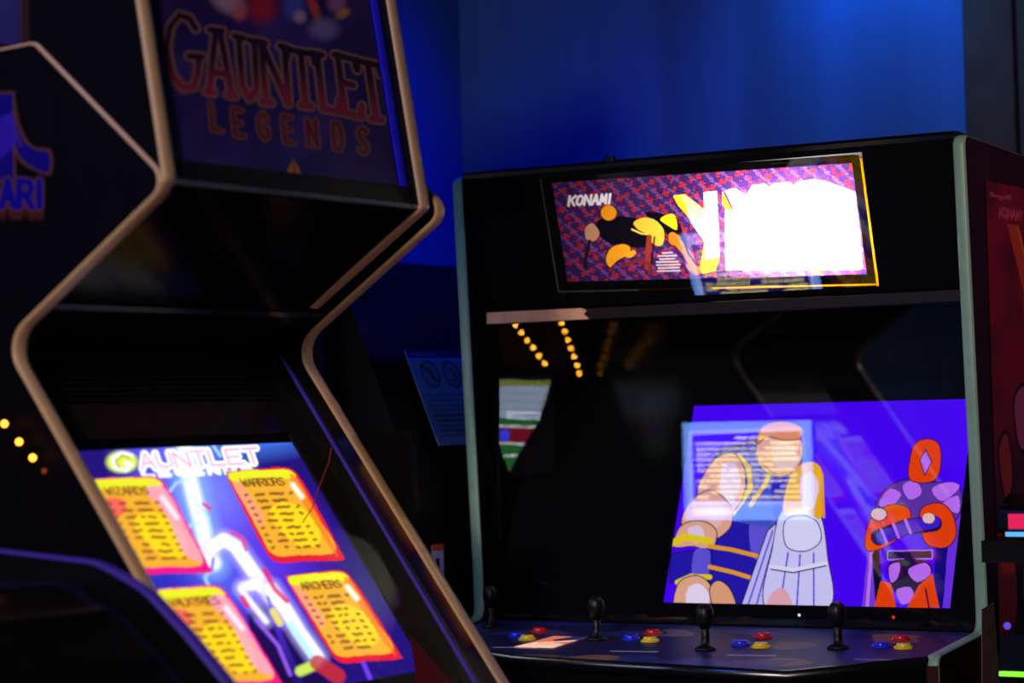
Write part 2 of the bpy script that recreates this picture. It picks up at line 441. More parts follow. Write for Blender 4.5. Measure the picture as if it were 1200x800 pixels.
# plain painted stand-in for the printed picture: dark and orange brush shapes
K = (14, 12, 22)
A.blob([(696, 262), (712, 254), (740, 256), (764, 262), (776, 280), (752, 291), (722, 290), (702, 280)], K)
A.blob([(752, 250), (775, 252), (792, 262), (796, 290), (782, 280), (770, 268)], K)
A.blob([(683, 268), (692, 262), (700, 274), (694, 284), (684, 282)], (196, 138, 108), edge=K, ew=1)
A.line([(688, 284), (684, 300), (683, 316)], 4, (40, 22, 30))
A.ell(710.5, 250, 9, 9, (240, 152, 30), edge=K)
A.blob([(706, 306), (712, 292), (726, 287), (735, 291), (733, 300), (720, 308), (711, 316)], (240, 158, 34), edge=K, ew=1.4)
A.blob([(728, 301), (738, 295), (741, 299), (734, 304)], (240, 170, 40))
A.blob([(739, 262), (750, 256), (764, 259), (774, 272), (772, 288), (762, 288), (754, 276), (744, 270)], (228, 190, 60))
A.line([(737, 270), (748, 275), (758, 276)], 2, (240, 206, 80))
A.blob([(770, 258), (780, 252), (787, 254), (789, 270), (780, 266)], (250, 214, 30))
A.line([(757, 279), (755, 300), (754, 316)], 6, (150, 52, 36)); A.line([(763, 279), (758, 318)], 2, K)
A.line([(726, 314), (745, 306), (757, 312), (757, 322)], 4, (120, 40, 42))
A.ell(786, 282, 7, 7, (236, 112, 30), rot=40, edge=K)
A.line([(784, 278), (800, 298), (812, 320)], 9, (240, 118, 24)); A.line([(792, 270), (802, 298), (816, 320)], 3, K)
A.blob([(800, 312), (818, 316), (820, 323), (804, 320)], (240, 118, 24))
for i, (a, b) in enumerate(((772, 783), (767, 788), (769, 786), (765, 790), (765, 792), (767, 791), (766, 792))):
    A.line([(a, 298.5+i*3.6), (b, 297.8+i*3.6)], 1.7, (225, 205, 215), .85)
A.text('KONAMI', (666.5, 230.0), (6.6, -.32), (-1.9, 11.2), (250, 244, 250), 2.7, gap=.36)
# first big letter of the title, then the rest of the word
W_, Yl = (255, 250, 226), (255, 206, 20)
A.poly([(785, 230), (798.5, 228), (822, 247), (838, 262), (838, 306), (833, 320), (820, 323), (815, 318), (822, 282), (800, 252), (790, 240)], Yl)
A.poly([(792, 229.5), (799, 228.5), (822, 248), (822, 262), (812, 258)], (255, 228, 130))
A.poly([(821, 226), (836, 224.5), (838.5, 303), (822, 307)], W_)
A.poly([(800, 243), (822, 262), (822, 286), (806, 262)], (255, 240, 180))
A.poly([(843, 225), (852, 245), (866, 262), (850, 250), (843, 240)], Yl)
A.poly([(846, 224), (858, 221), (871, 231), (878, 218), (893, 216), (899, 221), (903, 216.5), (922, 214), (928, 219), (932, 214), (951, 211), (964, 213), (1001, 226), (1010, 316), (1006, 318), (846, 319), (846, 246), (858, 250)], W_)
for x in (880, 903, 930): A.line([(x, 226), (x+6, 316)], 1.4, (255, 246, 200))
A.line([(870, 238), (884, 276), (898, 232)], 1.4, (255, 246, 200)); A.line([(936, 226), (968, 314)], 1.4, (255, 246, 200)); A.line([(908, 268), (926, 266)], 1.4, (255, 246, 200))
A.poly([(949, 324), (950, 318), (955, 315), (960, 320), (960, 325)], (70, 56, 20)); A.line([(968, 304), (978, 300)], 2, (120, 100, 40))
HP = A.build('header_print', backlit_art('backlit_header_print'), FX, label='orange and purple translucent header print with white lettering')
obj('header_glass', slab([hdr(-2.272, 1.831, -.001), hdr(-1.628, 1.831, -.001), hdr(-1.628, 1.602, -.001), hdr(-2.272, 1.602, -.001)], 0.0008), M['gglass'], FX)
# top, ledge, interior
obj('top_panel', prism([(3.903, 1.834), (3.897, 1.840), (3.8975, 1.850), (3.905, 1.856), (3.92, 1.857), (4.79, 1.802), (4.79, 1.79), (3.93, 1.838)], 'x', XI0, XI1), M['gloss'], FX)
bm = box(-2.135, -2.118, 3.90, 3.915, 1.852, 1.864, .002)
obj('bracket', bm, M['black'], FX)
LD = obj('ledge', box(XI0+.018, XI1-.006, 3.944, 3.99, 1.567, 1.588, .0015), mat('dark_ledge_board', (20, 13, 17), .5, .2, noise=.2, scale=30), FX)
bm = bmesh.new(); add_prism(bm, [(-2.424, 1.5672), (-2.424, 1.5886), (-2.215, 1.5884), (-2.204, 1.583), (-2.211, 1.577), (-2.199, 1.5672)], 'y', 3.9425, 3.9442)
obj('lit_ledge_end', bm, M['ledge'], LD, label='tan strip imitating light on the left end of the ledge')  # warm light on the ledge's left end, painted as a tan strip
obj('speaker_soffit', prism([(pl(1.592)+.02, 1.591), (3.99, 1.589), (4.30, 1.575), (4.30, 1.59)], 'x', XI0, XI1), M['flat'], FX)
def sc(x, z, d=0.0): return (x, 4.15-0.41*(1.4-z)+d, z)
bm = bmesh.new()
sx0, sx1, sz0, sz1 = -2.09, -1.525, 1.037, 1.400
for (a, b, c, d) in ((XI0, sx0, 1.0, 1.57), (sx1, XI1, 1.0, 1.57), (sx0, sx1, 1.0, sz0), (sx0, sx1, sz1, 1.57)):
    add_prism(bm, [(sc(0, c, -.012)[1], c), (sc(0, d, -.012)[1], d), (sc(0, d, .02)[1], d), (sc(0, c, .02)[1], c)], 'x', a, b)
obj('bezel', bm, M['flat'], FX)
obj('back_panel', box(XI0, XI1, 4.79, 4.81, 0.02, 1.80), M['black'], FX)
MON = obj('monitor', prism([(sc(0, sz0, .004)[1], sz0-.01), (sc(0, sz1, .004)[1], sz1+.01), (sc(0, sz1)[1]+.28, sz1-.08), (sc(0, sz0)[1]+.28, sz0-.02)], 'x', sx0-.01, sx1+.01), M['flat'], FX)

# the picture on its tube: plain stacked shapes in the colours of the game scene
S = Art([sc(sx0, sz1+.002), sc(sx1, sz1+.002), sc(sx1, sz0), sc(sx0, sz0)], [(813.8, 473.6), (1143.9, 467.5), (1115.0, 712.6), (777.7, 705.4)], 420, 310)
S.bg((74, 4, 246))
K = (28, 14, 60)
TAN, TANL, NAVY, NAVL, GLD = (232, 172, 140), (232, 206, 226), (38, 26, 168), (98, 84, 214), (238, 178, 30)
S.blob([(836, 540), (868, 520), (905, 512), (945, 530), (955, 580), (930, 625), (905, 706), (842, 706), (830, 640)], NAVY, edge=K)
S.blob([(880, 610), (905, 600), (915, 640), (900, 660), (882, 650)], NAVL); S.blob([(884, 668), (900, 664), (896, 704), (874, 704)], NAVL)
S.poly([(862, 530), (905, 520), (905, 620), (858, 610)], (70, 84, 190))
S.line([(866, 534), (878, 548), (880, 572), (868, 590), (856, 606)], 5.5, (240, 200, 36)); S.line([(900, 522), (906, 540), (898, 566), (880, 592)], 5, (236, 190, 36))
S.blob([(838, 538), (862, 532), (874, 556), (870, 586), (850, 604), (826, 600), (818, 572)], TAN, edge=K); S.blob([(846, 548), (862, 544), (868, 566), (860, 588), (846, 586)], TANL)
S.blob([(806, 592), (832, 574), (856, 592), (856, 618), (830, 634), (800, 618)], TAN, edge=K); S.blob([(822, 592), (840, 588), (850, 604), (838, 618)], (238, 190, 170))
S.blob([(790, 640), (798, 616), (822, 610), (840, 622), (834, 644), (812, 640)], TAN, edge=K); S.blob([(806, 620), (820, 616), (826, 630), (814, 636)], TANL)
S.poly([(787, 648), (834, 642), (836, 668), (828, 686), (784, 682)], NAVY, edge=K); S.blob([(814, 646), (832, 646), (828, 680), (812, 682)], NAVL)
S.line([(788, 636), (804, 629), (832, 634)], 8, (236, 210, 24)); S.line([(794, 682), (810, 675), (832, 676)], 6, (236, 206, 24))
S.blob([(789, 706), (796, 682), (816, 674), (832, 684), (838, 706), (832, 716), (792, 716)], TAN, edge=K); S.blob([(806, 690), (820, 684), (832, 698), (826, 712), (806, 712)], (238, 222, 240))
S.blob([(832, 690), (842, 680), (856, 690), (862, 712), (838, 712)], (230, 164, 120), edge=K)
S.line([(832, 640), (858, 644), (890, 652)], 5, (238, 156, 36)); S.line([(832, 664), (858, 670), (884, 678)], 5, (238, 156, 36))
# rounded boulder with an orange cap
S.ell(914, 528, 27, 30, (236, 178, 136), edge=K); S.blob([(906, 524), (924, 518), (936, 532), (930, 548), (910, 546)], (244, 206, 180))
S.blob([(888, 520), (892, 502), (908, 494), (928, 495), (940, 502), (938, 514), (920, 516), (900, 512)], (236, 146, 40), edge=K)
S.line([(894, 544), (908, 556), (926, 556)], 1.6, (150, 70, 40))
# pale draped column with a golden cap
S.poly([(868, 712), (900, 622), (918, 606), (925, 640), (912, 712)], (196, 190, 244), edge=K)
for a, b in (((876, 712), (906, 622)), ((886, 712), (911, 622)), ((898, 712), (914, 640))): S.line([a, b], 2, (104, 84, 214))
S.blob([(906, 640), (916, 600), (942, 590), (962, 604), (970, 650), (972, 712), (898, 712)], (212, 206, 246), edge=K)
S.blob([(920, 612), (938, 604), (958, 612), (962, 634), (944, 646), (922, 640)], (226, 220, 250), edge=K)
for a, b in (((914, 712), (924, 648)), ((934, 712), (938, 650)), ((954, 712), (954, 648))): S.line([a, b], 2, (104, 84, 214))
S.line([(904, 664), (930, 668), (968, 660)], 5, (232, 226, 252)); S.line([(904, 667), (930, 671), (968, 663)], 1.5, K)
S.blob([(900, 712), (906, 694), (920, 690), (928, 712)], (232, 170, 180))
S.blob([(918, 600), (928, 556), (946, 542), (962, 548), (966, 580), (962, 608), (940, 598)], (240, 176, 30), edge=None)
S.blob([(940, 560), (952, 554), (960, 570), (954, 594), (944, 596), (938, 578)], (240, 214, 236)); S.line([(964, 556), (966, 606)], 3, (238, 150, 44))
# orange and lilac totem of stacked bands
OR, LI = (238, 66, 12), (190, 112, 240)
S.poly([(1010, 712), (1020, 616), (1034, 610), (1030, 712)], (120, 60, 220)); S.line([(1016, 712), (1022, 640)], 4, (196, 120, 236))
S.poly([(1102, 712), (1112, 612), (1128, 600), (1120, 712)], (110, 50, 226)); S.poly([(1022, 650), (1030, 640), (1036, 712), (1026, 712)], (14, 8, 40)); S.poly([(1096, 640), (1110, 640), (1104, 712), (1092, 712)], (20, 10, 120))
S.blob([(1026, 596), (1040, 572), (1066, 562), (1096, 566), (1122, 570), (1126, 596), (1108, 616), (1040, 616)], (96, 52, 160), edge=K)
for q in ([(1030, 592), (1042, 574), (1056, 580), (1044, 594)], [(1058, 570), (1072, 564), (1080, 578), (1066, 586)], [(1092, 574), (1112, 566), (1124, 572), (1104, 588)], [(1104, 592), (1122, 582), (1122, 602)], [(1034, 602), (1046, 596), (1050, 604)]): S.blob(q, LI)
S.blob([(1014, 632), (1022, 606), (1044, 592), (1066, 598), (1062, 622), (1040, 640), (1018, 646)], OR, edge=K)
S.blob([(1078, 600), (1098, 590), (1114, 600), (1120, 626), (1108, 642), (1084, 636)], OR, edge=K)
S.line([(1030, 630), (1062, 618), (1094, 614)], 19, K); S.line([(1034, 630), (1064, 618), (1094, 612)], 15, (64, 30, 200))
for x, y in ((1036, 628), (1050, 622), (1064, 617)): S.line([(x-3, y-7), (x+3, y+8)], 3.4, LI)
S.ell(1088, 608, 7, 6, (236, 196, 180)); S.ell(1030, 603, 9, 7, (230, 190, 190), edge=K)
S.poly([(1038, 645), (1092, 644), (1094, 656), (1038, 656)], K); S.line([(1040, 646), (1092, 645), (1092, 655), (1040, 656), (1040, 646)], 1.6, LI)
S.blob([(1040, 664), (1052, 656), (1078, 656), (1092, 666), (1084, 690), (1064, 706), (1046, 690)], K)
for q in ([(1042, 664), (1054, 660), (1052, 676), (1044, 682)], [(1064, 668), (1084, 660), (1090, 672), (1074, 682)], [(1050, 692), (1066, 688), (1070, 700), (1058, 708)]): S.blob(q, LI)
S.poly([(1024, 712), (1032, 680), (1044, 684), (1050, 712)], OR); S.poly([(1062, 712), (1076, 686), (1092, 672), (1100, 712)], OR); S.line([(1084, 690), (1088, 712)], 2, K)
S.blob([(1066, 562), (1068, 532), (1076, 518), (1092, 516), (1102, 526), (1101, 554), (1090, 566)], OR, edge=K)
S.poly([(1078, 540), (1085, 528), (1092, 542), (1084, 558)], LI, edge=K)
scr = S.build('screen', emit_art('game_screen_picture', 1.0), MON, label='lit screen with purple picture')

# clear sheet in front of the tube and a second inner sheet
obj('front_glass', box(-2.425, XI1-.004, 3.965, 3.9665, 1.004, 1.566), M['mirror'], FX)
bm = box(sx0-.02, sx1+.02, -.0006, .0006, 1.035, 1.43)
bmesh.ops.rotate(bm, verts=bm.verts, cent=(-1.8, 0, 1.22), matrix=Matrix.Rotation(math.radians(0.15), 3, 'Z') @ Matrix.Rotation(math.radians(-0.07), 3, 'X'))
bmesh.ops.translate(bm, verts=bm.verts, vec=(0, 3.976, 0))
obj('inner_glass', bm, M['mirror2'], FX)
for x, c in ((-1.988, (255, 190, 150)), (-1.807, (230, 225, 240)), (-1.627, (235, 40, 40))):
    obj('indicator_light', ball(sc(x, 1.021, -.013), .0028, 8), emit('indicator_%d' % int(-x*1000), c, 1.1), FX)

# control deck
deck = [(-2.444, 3.962), (-2.444, 3.70), (-2.30, 3.645), (-2.17, 3.590), (-1.90, 3.560), (-1.63, 3.538), (-1.458, 3.707), (-1.458, 3.962)]
def dz(y): return 1.0 - 0.016*(3.962-y)/0.26
bm = bmesh.new()
T = [bm.verts.new((x, y, dz(y)-.001)) for x, y in deck]; B = [bm.verts.new((x, y, dz(y)-.045)) for x, y in deck]
bm.faces.new(T); bm.faces.new(B[::-1])
for i in range(len(deck)): bm.faces.new((T[i], T[(i+1) % 8], B[(i+1) % 8], B[i]))
CP = obj('control_deck', bm, M['gloss'], FX)
front = deck[1:7]
bm = bmesh.new(); rows = []
for i, (x, y) in enumerate(front):
    p = Vector((x, y)); t = (Vector(front[min(i+1, 5)])-Vector(front[max(i-1, 0)])).normalized(); n = Vector((t.y, -t.x))
    rows.append([bm.verts.new((p.x+n.x*d, p.y+n.y*d, dz(y)+h)) for d, h in ((-.002, .001), (.004, -.001), (.0062, -.010), (.004, -.021), (-.002, -.022))])
for a, b in zip(rows, rows[1:]):
    for j in range(4): bm.faces.new((a[j], b[j], b[j+1], a[j+1]))
obj('deck_trim', bm, M['blackm'], CP, smooth=True)
# printed deck sheet: a grid clipped to the deck outline
D = Art([(-2.444, 3.962, 0), (-1.458, 3.962, 0), (-1.458, 3.53, 0), (-2.444, 3.53, 0)], [(0, 0), (986, 0), (986, 432), (0, 432)], 250, 110)
D.bg((32, 32, 82))
for k in range(26):
    x, y = rng.uniform(0, 986), rng.uniform(0, 420); c = [(60, 66, 150), (112, 88, 80), (84, 60, 130), (40, 60, 130), (120, 112, 128), (150, 110, 84)][k % 6]
    D.blob([(x+rng.uniform(30, 90)*math.cos(t), y+rng.uniform(25, 60)*math.sin(t)) for t in np.arange(0, 6.2, .9)], c, .75, edge=(20, 18, 40), ew=4)
D.poly([(0, 0), (300, 0), (260, 40), (0, 60)], (30, 52, 128), .9); D.poly([(330, 0), (986, 0), (986, 36), (420, 60)], (46, 60, 120), .6)
for x in (150, 390, 610, 840): D.line([(x+40, 300), (x+120, 292)], 8, (190, 184, 220)); D.ell(x+20, 180, 56, 40, (26, 28, 70), .8)
D.X, D.Y = D.X/1000-2.444, 3.962-D.Y/1000
keep = D.mask(deck) > 0
me_p = np.stack([D.X, D.Y, 1.0-0.016*(3.962-D.Y)/0.26+.0004], -1)
i = np.arange(D.nv-1)[:, None]*D.nu + np.arange(D.nu-1)[None, :]
F = np.stack([i, i+D.nu, i+D.nu+1, i+1], -1).reshape(-1, 4); F = F[keep[F].all(1)]
used = np.unique(F); remap = np.zeros(len(me_p), int); remap[used] = np.arange(len(used))
me = bpy.data.meshes.new('deck_print'); me.from_pydata((me_p[used]-np.array(ORIGIN[FX.name])).tolist(), [], remap[F].tolist())
at = me.attributes.new('art', 'FLOAT_COLOR', 'POINT')
at.data.foreach_set('color', np.concatenate([D.col[used], np.ones((len(used), 1))], 1).astype(np.float32).ravel())
me.materials.append(print_art('deck_print_satin', 0.42, 0.08))
o = bpy.data.objects.new('deck_print', me); COL.objects.link(o); o.parent = CP; ORIGIN[o.name] = ORIGIN[FX.name]; o['label'] = 'glossy printed deck sheet in blue and tan'
obj('front_panel', prism([(x, y+.03) for x, y in deck[1:7]] + [(-1.458, 3.78), (-2.444, 3.78)], 'z', 0.04, 0.94), M['flat'], FX)
# joysticks and buttons
for x, y in ((-2.391, 3.878), (-2.105, 3.770), (-1.857, 3.705), (-1.637, 3.760)):
    z = dz(y)+.0005
    j = obj('joystick', lathe([(.0, 0), (.019, 0), (.019, .002), (.015, .006), (.008, .008), (.0075, .02), (.007, .05), (.0, .05)], (x, y, z), 20), M['stick'], FX, smooth=True)
    obj('knob', lathe([(0, .034), (.0085, .036), (.013, .046), (.0155, .058), (.0145, .069), (.0095, .0765), (0, .079)], (x, y, z), 20), M['stick'], j, smooth=True)
for x, y, c in ((-2.276, 3.777, 'blue'), (-2.237, 3.750, 'yellow'), (-2.262, 3.835, 'red'), (-2.044, 3.785, 'blue'), (-1.998, 3.770, 'yellow'), (-2.035, 3.850, 'red'),
                (-1.818, 3.760, 'blue'), (-1.772, 3.745, 'yellow'), (-1.815, 3.845, 'red'), (-1.570, 3.785, 'blue'), (-1.528, 3.780, 'yellow'), (-1.565, 3.860, 'red')):
    z = dz(y)
    b = obj('button', lathe([(0, 0), (.0165, 0), (.0165, .003), (.0145, .005), (.0125, .005), (.0125, .004), (0, .004)], (x, y, z), 20), M[c], FX, label=c+' push button', smooth=False)
    obj('plunger', lathe([(.0122, .003), (.0122, .008), (.010, .0095), (0, .0085)], (x, y, z), 20), M[c], b, smooth=True)
# bright reflection on the deck, painted as a small glowing patch
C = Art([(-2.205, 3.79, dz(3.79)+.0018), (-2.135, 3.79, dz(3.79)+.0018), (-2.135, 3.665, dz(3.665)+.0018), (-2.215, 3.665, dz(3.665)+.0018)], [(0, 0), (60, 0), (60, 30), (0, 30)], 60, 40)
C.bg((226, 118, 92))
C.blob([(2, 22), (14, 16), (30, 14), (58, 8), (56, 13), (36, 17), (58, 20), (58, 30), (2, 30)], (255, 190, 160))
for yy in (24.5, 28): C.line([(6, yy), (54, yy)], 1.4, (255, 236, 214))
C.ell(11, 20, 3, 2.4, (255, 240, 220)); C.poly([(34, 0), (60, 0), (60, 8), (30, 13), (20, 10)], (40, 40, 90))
obj('reflection_backing', slab([(-2.207, 3.792, dz(3.79)), (-2.133, 3.792, dz(3.79)), (-2.133, 3.663, dz(3.663)), (-2.217, 3.663, dz(3.663))], 0.0015), M['white'], CP)
C.build('painted_reflection', emit_art('painted_reflection_glow', 0.9), CP, label='painted orange reflection on the deck')

# side print of this cabinet
G = Art([(-1.4365, 3.99, 1.775), (-1.4365, 4.70, 1.775), (-1.4365, 4.70, .60), (-1.4365, 3.99, .60)], [(39, 5), (750, 5), (750, 1180), (39, 1180)], 240, 300)
# drawing units: millimetres back from y = 3.95, and down from z = 1.78
G.bg((150, 8, 28))
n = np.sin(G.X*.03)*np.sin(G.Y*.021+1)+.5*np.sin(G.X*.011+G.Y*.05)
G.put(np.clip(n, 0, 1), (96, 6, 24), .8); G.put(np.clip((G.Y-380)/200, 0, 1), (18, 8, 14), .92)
G.line([(60, 26), (110, 30), (165, 26)], 6, (210, 96, 150)); G.text('KONAMI', (105, 48), (17, 0), (-2, 15), (236, 110, 150), 4.5)
G.poly([(140, 72), (190, 72), (245, 160), (300, 72), (350, 72), (275, 190), (275, 300), (215, 300), (215, 190)], (226, 92, 14)); G.poly([(190, 72), (200, 72), (250, 150), (245, 160)], (255, 150, 30))
for q, c in (([(60, 470), (110, 440), (130, 520), (90, 560)], (180, 60, 20)), ([(150, 380), (230, 360), (250, 450), (170, 470)], (190, 100, 150)), ([(30, 620), (120, 640), (130, 760), (40, 800)], (196, 62, 22)),
             ([(40, 900), (120, 880), (130, 1020), (50, 1060)], (200, 58, 16)), ([(160, 700), (260, 660), (300, 900), (220, 960)], (186, 50, 30)), ([(200, 980), (330, 900), (380, 1100), (240, 1150)], (150, 30, 40)), ([(300, 420), (460, 380), (480, 600), (340, 640)], (170, 90, 40))):
    G.blob(q, c, edge=(14, 6, 12), ew=8)
G.line([(20, 812), (300, 800), (600, 820)], 20, (170, 40, 20))
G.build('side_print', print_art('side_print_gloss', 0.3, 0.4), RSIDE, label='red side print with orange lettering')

# ------------------------------------------------------------------ the tall tan-trimmed cabinet at left
GL = thing('arcade_cabinet', (-2.5, 2.84, 0), 'tall black arcade cabinet at left, tan edge trim, tilted screen of four yellow lists', 'arcade machine')
PT = 0.025
side = [(-2.95, 0, 0), (-1.80, 0, 0), (-1.76, .78, 0), (-1.60, .83, .02), (-1.62, .90, .03), (-1.925, .965, .03), (-2.312, 1.512, .045), (-2.018, 1.713, .024), (-2.245, 1.918, .02), (-2.95, 1.88, .02)]
sp = rounded(side)
ed = rounded([(-1.765, .70, 0), (-1.76, .78, .01), (-1.60, .83, .02), (-1.62, .90, .03), (-1.925, .965, .03), (-2.312, 1.512, .045), (-2.018, 1.713, .024), (-2.245, 1.918, .02), (-2.60, 1.899, 0)], closed=False)
YL, YR = 2.488, 3.186
for a, b in ((YL, YL+PT), (YR-PT, YR)):
    p = obj('side_panel', prism(sp, 'y', a, b), M['gloss'], GL)
    obj('edge_trim', trim(ed, 'y', a, b, -1, .004), M['gold'], p, label='tan edge trim', smooth=True)
    if a == YL: LSIDE = p; p.data.materials[0] = M['sideblk']
YI0, YI1 = YL+PT, YR-PT
# lit-sign box on top: its own side panels with tan trim
mb = [(-2.250, 1.566, 0), (-2.027, 1.716, .010), (-2.121, 2.30, .01), (-2.254, 2.30, .01)]
me_ = rounded([(-2.240, 1.5727, 0), (-2.027, 1.716, .010), (-2.121, 2.30, .01), (-2.20, 2.30, 0)], closed=False)
MY0, MY1 = 2.492, 3.134
HB = obj('header_box', prism([(-2.254, 1.60), (-2.06, 1.724), (-2.147, 2.29), (-2.254, 2.29)], 'y', MY0+PT, MY1-PT), M['black'], GL)
for a, b in ((MY0, MY0+PT), (MY1-PT, MY1)):
    p = obj('header_side', prism(rounded(mb), 'y', a, b), M['sideblk'], GL)
    obj('edge_trim', trim(me_, 'y', a, b, -1, .004), M['gold'], p, label='tan edge trim', smooth=True)
def gm(y, z, d=0.0): return (-2.040-.16*(z-1.712)+d, y, z)
my0, my1 = MY0+PT, MY1-PT
obj('header_retainer', prism([gm(0, 1.716, .004)[::2], gm(0, 1.748, .004)[::2], gm(0, 1.748, -.02)[::2], gm(0, 1.716, -.02)[::2]], 'y', my0, my1), M['black'], GL)
obj('retainer_bar', prism([gm(0, 1.7135, .011)[::2], gm(0, 1.7195, .011)[::2], gm(0, 1.7195, -.01)[::2], gm(0, 1.7135, -.01)[::2]], 'y', my0, my1), M['alu'], GL, label='bare metal bar under the header')
obj('acrylic_edge', prism([gm(0, 1.748, .001)[::2], gm(0, 2.29, .001)[::2], gm(0, 2.29, -.004)[::2], gm(0, 1.748, -.004)[::2]], 'y', 3.085, 3.103), M['bluep'], GL, label='acrylic edge strip with blue light painted in')  # blue light caught by the acrylic is painted into its colour

Hm = Art([gm(2.530, 2.29), gm(3.080, 2.29), gm(3.080, 1.745), gm(2.530, 1.745)], [(132.6,-273.0), (403.0, -184.6), (467.7, 220.2), (201.8, 188.7)], 340, 400)
Hm.bg((40, 26, 96))
n = np.sin(Hm.X*.03+Hm.Y*.02)*np.sin(Hm.Y*.035-Hm.X*.01)+.4*np.sin(Hm.X*.09+Hm.Y*.07+2)
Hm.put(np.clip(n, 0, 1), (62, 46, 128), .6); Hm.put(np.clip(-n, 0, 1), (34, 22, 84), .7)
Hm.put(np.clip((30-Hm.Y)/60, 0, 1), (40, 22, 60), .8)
for x, y, rx, ry, c, r in ((268, 2, 20, 12, (176, 140, 170), 30), (282, 14, 8, 10, (190, 80, 90), 0), (308, 8, 16, 18, (170, 30, 40), 10), (345, 6, 12, 16, (70, 80, 190), 0), (352, 20, 7, 7, (170, 140, 170), 0),
                           (368, 8, 5, 16, (200, 70, 40), -20), (395, 4, 10, 10, (160, 100, 150), 0), (380, 34, 16, 12, (120, 110, 170), 0), (402, 16, 8, 5, (190, 130, 70), -30), (250, -40, 50, 26, (150, 120, 60), 20), (330, -60, 60, 40, (110, 50, 60), 0), (300, -120, 90, 50, (60, 60, 130), 0)):
    Hm.ell(x, y, rx, ry, c, .8, rot=r, soft=.45)
GAUNT = [[(231, 34), (224, 22), (212, 18), (201, 32), (197, 58), (203, 88), (217, 104), (229, 102), (233, 88), (235, 67)], [(223, 66), (239, 67)],
 [(247, 108), (254, 36), (259, 36), (273, 112)], [(251, 84), (267, 88)], [(243, 107), (252, 109)], [(268, 111), (277, 113)], [(247, 35), (262, 37)],
 [(281, 44), (285, 100), (294, 116), (302, 104), (299, 50)], [(276, 42), (287, 45)], [(294, 47), (304, 51)],
 [(313, 120), (307, 50), (339, 122), (334, 56)], [(308, 119), (319, 121)], [(303, 48), (312, 51)], [(329, 54), (339, 57)],
 [(337, 68), (338, 58), (368, 64), (369, 74)], [(353, 62), (359, 124)], [(354, 123), (365, 125)],
 [(372, 63), (379, 127), (398, 131), (398, 117)], [(367, 62), (378, 65)],
 [(396, 64), (404, 132), (424, 137), (424, 124)], [(392, 64), (416, 70), (417, 78)], [(400, 96), (414, 100)],
 [(419, 82), (419, 71), (444, 77), (446, 87)], [(431, 74), (441, 140)], [(436, 139), (447, 141)]]
LEG = {'L': (246, 120), 'E': (272, 126), 'G': (301, 130), 'E2': (330, 134), 'N': (358, 138), 'D': (388, 142), 'S': (417, 147)}
for st in GAUNT: Hm.line(st, 11.5, (150, 102, 76), soft=2)
for st in GAUNT: Hm.line(st, 7.5, (34, 14, 44), soft=1.5)
for st in GAUNT: Hm.put(np.clip((2.9-Hm.dist(st))/1.2+.5, 0, 1)*np.clip((Hm.Y-62-.13*(Hm.X-200))/36, 0, 1), (150, 34, 74), .8)
for w, c in ((8, (122, 78, 60)), (4.2, (92, 26, 44))):
    for k, o in LEG.items(): Hm.text(k[0], (o[0]+2, o[1]+2), (10, 2), (3, 30), c, w)
Hm.blob([(338, 204), (342, 190), (346, 188), (353, 205)], (170, 104, 60)); Hm.line([(345, 190), (346, 204)], 2, (80, 40, 50))
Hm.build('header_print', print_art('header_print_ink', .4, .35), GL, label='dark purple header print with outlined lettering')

# underside of the header, then the face above the screen
obj('soffit', prism([(-2.040, 1.7105), (-2.255, 1.560), (-2.315, 1.520), (-2.323, 1.532), (-2.262, 1.574), (-2.050, 1.722)], 'y', YI0, YI1), M['soffit'], GL)
obj('soffit_seam', prism([(-2.248, 1.5625), (-2.258, 1.5555), (-2.262, 1.562), (-2.252, 1.569)], 'y', YI0, YI1), M['blackm'], GL)
def gs(y, z, d=0.0): return (-2.26-.69*(z-1.33)+d, y, z)
def fr(z): return -2.306+.6965*(1.512-z)
gy0, gy1, gz0, gz1 = 2.55, 3.108, 1.008, 1.374
BRN = mat('brown_black_bezel', (26, 16, 18), .55, .3, noise=.2, scale=30)
bm = bmesh.new()
for (a, b, c, d) in ((YI0, gy0, .965, 1.51), (gy1, YI1, .965, 1.51), (gy0, gy1, .965, gz0), (gy0, gy1, gz1, 1.51)):
    add_prism(bm, [(gs(0, c)[0]+.006, c), (gs(0, d)[0]+.006, d), (gs(0, d)[0]-.02, d), (gs(0, c)[0]-.02, c)], 'y', a, b)
BZ = obj('bezel', bm, BRN, GL)
bm = bmesh.new()
for k in range(9):
    z = 1.495-.008*k
    add_prism(bm, [(gs(0, z)[0]+.0095, z), (gs(0, z-.004)[0]+.0095, z-.004), (gs(0, z-.004)[0]+.003, z-.004), (gs(0, z)[0]+.003, z)], 'y', YI0+.03, YI1-.03)
obj('speaker_grille', bm, M['gloss'], GL)
obj('bezel_artwork', slab([gs(3.112, 1.06, .0068), gs(3.147, .985, .0068), gs(3.147, .968, .0068), gs(3.04, .968, .0068)], .0006), mat('red_bezel_print', (110, 12, 26), .5, .3, noise=.2, scale=20), BZ, label='dark red print at the bezel corner')
MG = obj('monitor', prism([(gs(0, gz0)[0]-.006, gz0-.01), (gs(0, gz1)[0]-.006, gz1+.01), (gs(0, gz1)[0]-.3, gz1-.12), (gs(0, gz0)[0]-.42, gz0-.04)], 'y', gy0-.01, gy1+.01), M['flat'], GL)
Q = Art([gs(gy0, gz1), gs(gy1, gz1), gs(gy1, gz0), gs(gy0, gz0)], [(55.4, 516.9), (335.3, 507.0), (498.1, 783.9), (230.1, 835.3)], 330, 300)
Q.bg((32, 18, 112))
def hz(cx, cy, rx, ry, c, a=.9, rot=0, soft=.8): Q.ell(cx, cy, rx, ry, c, a, rot, soft)
Q.poly([(128, 512), (336, 506), (345, 520), (140, 540)], (78, 40, 220), .8)
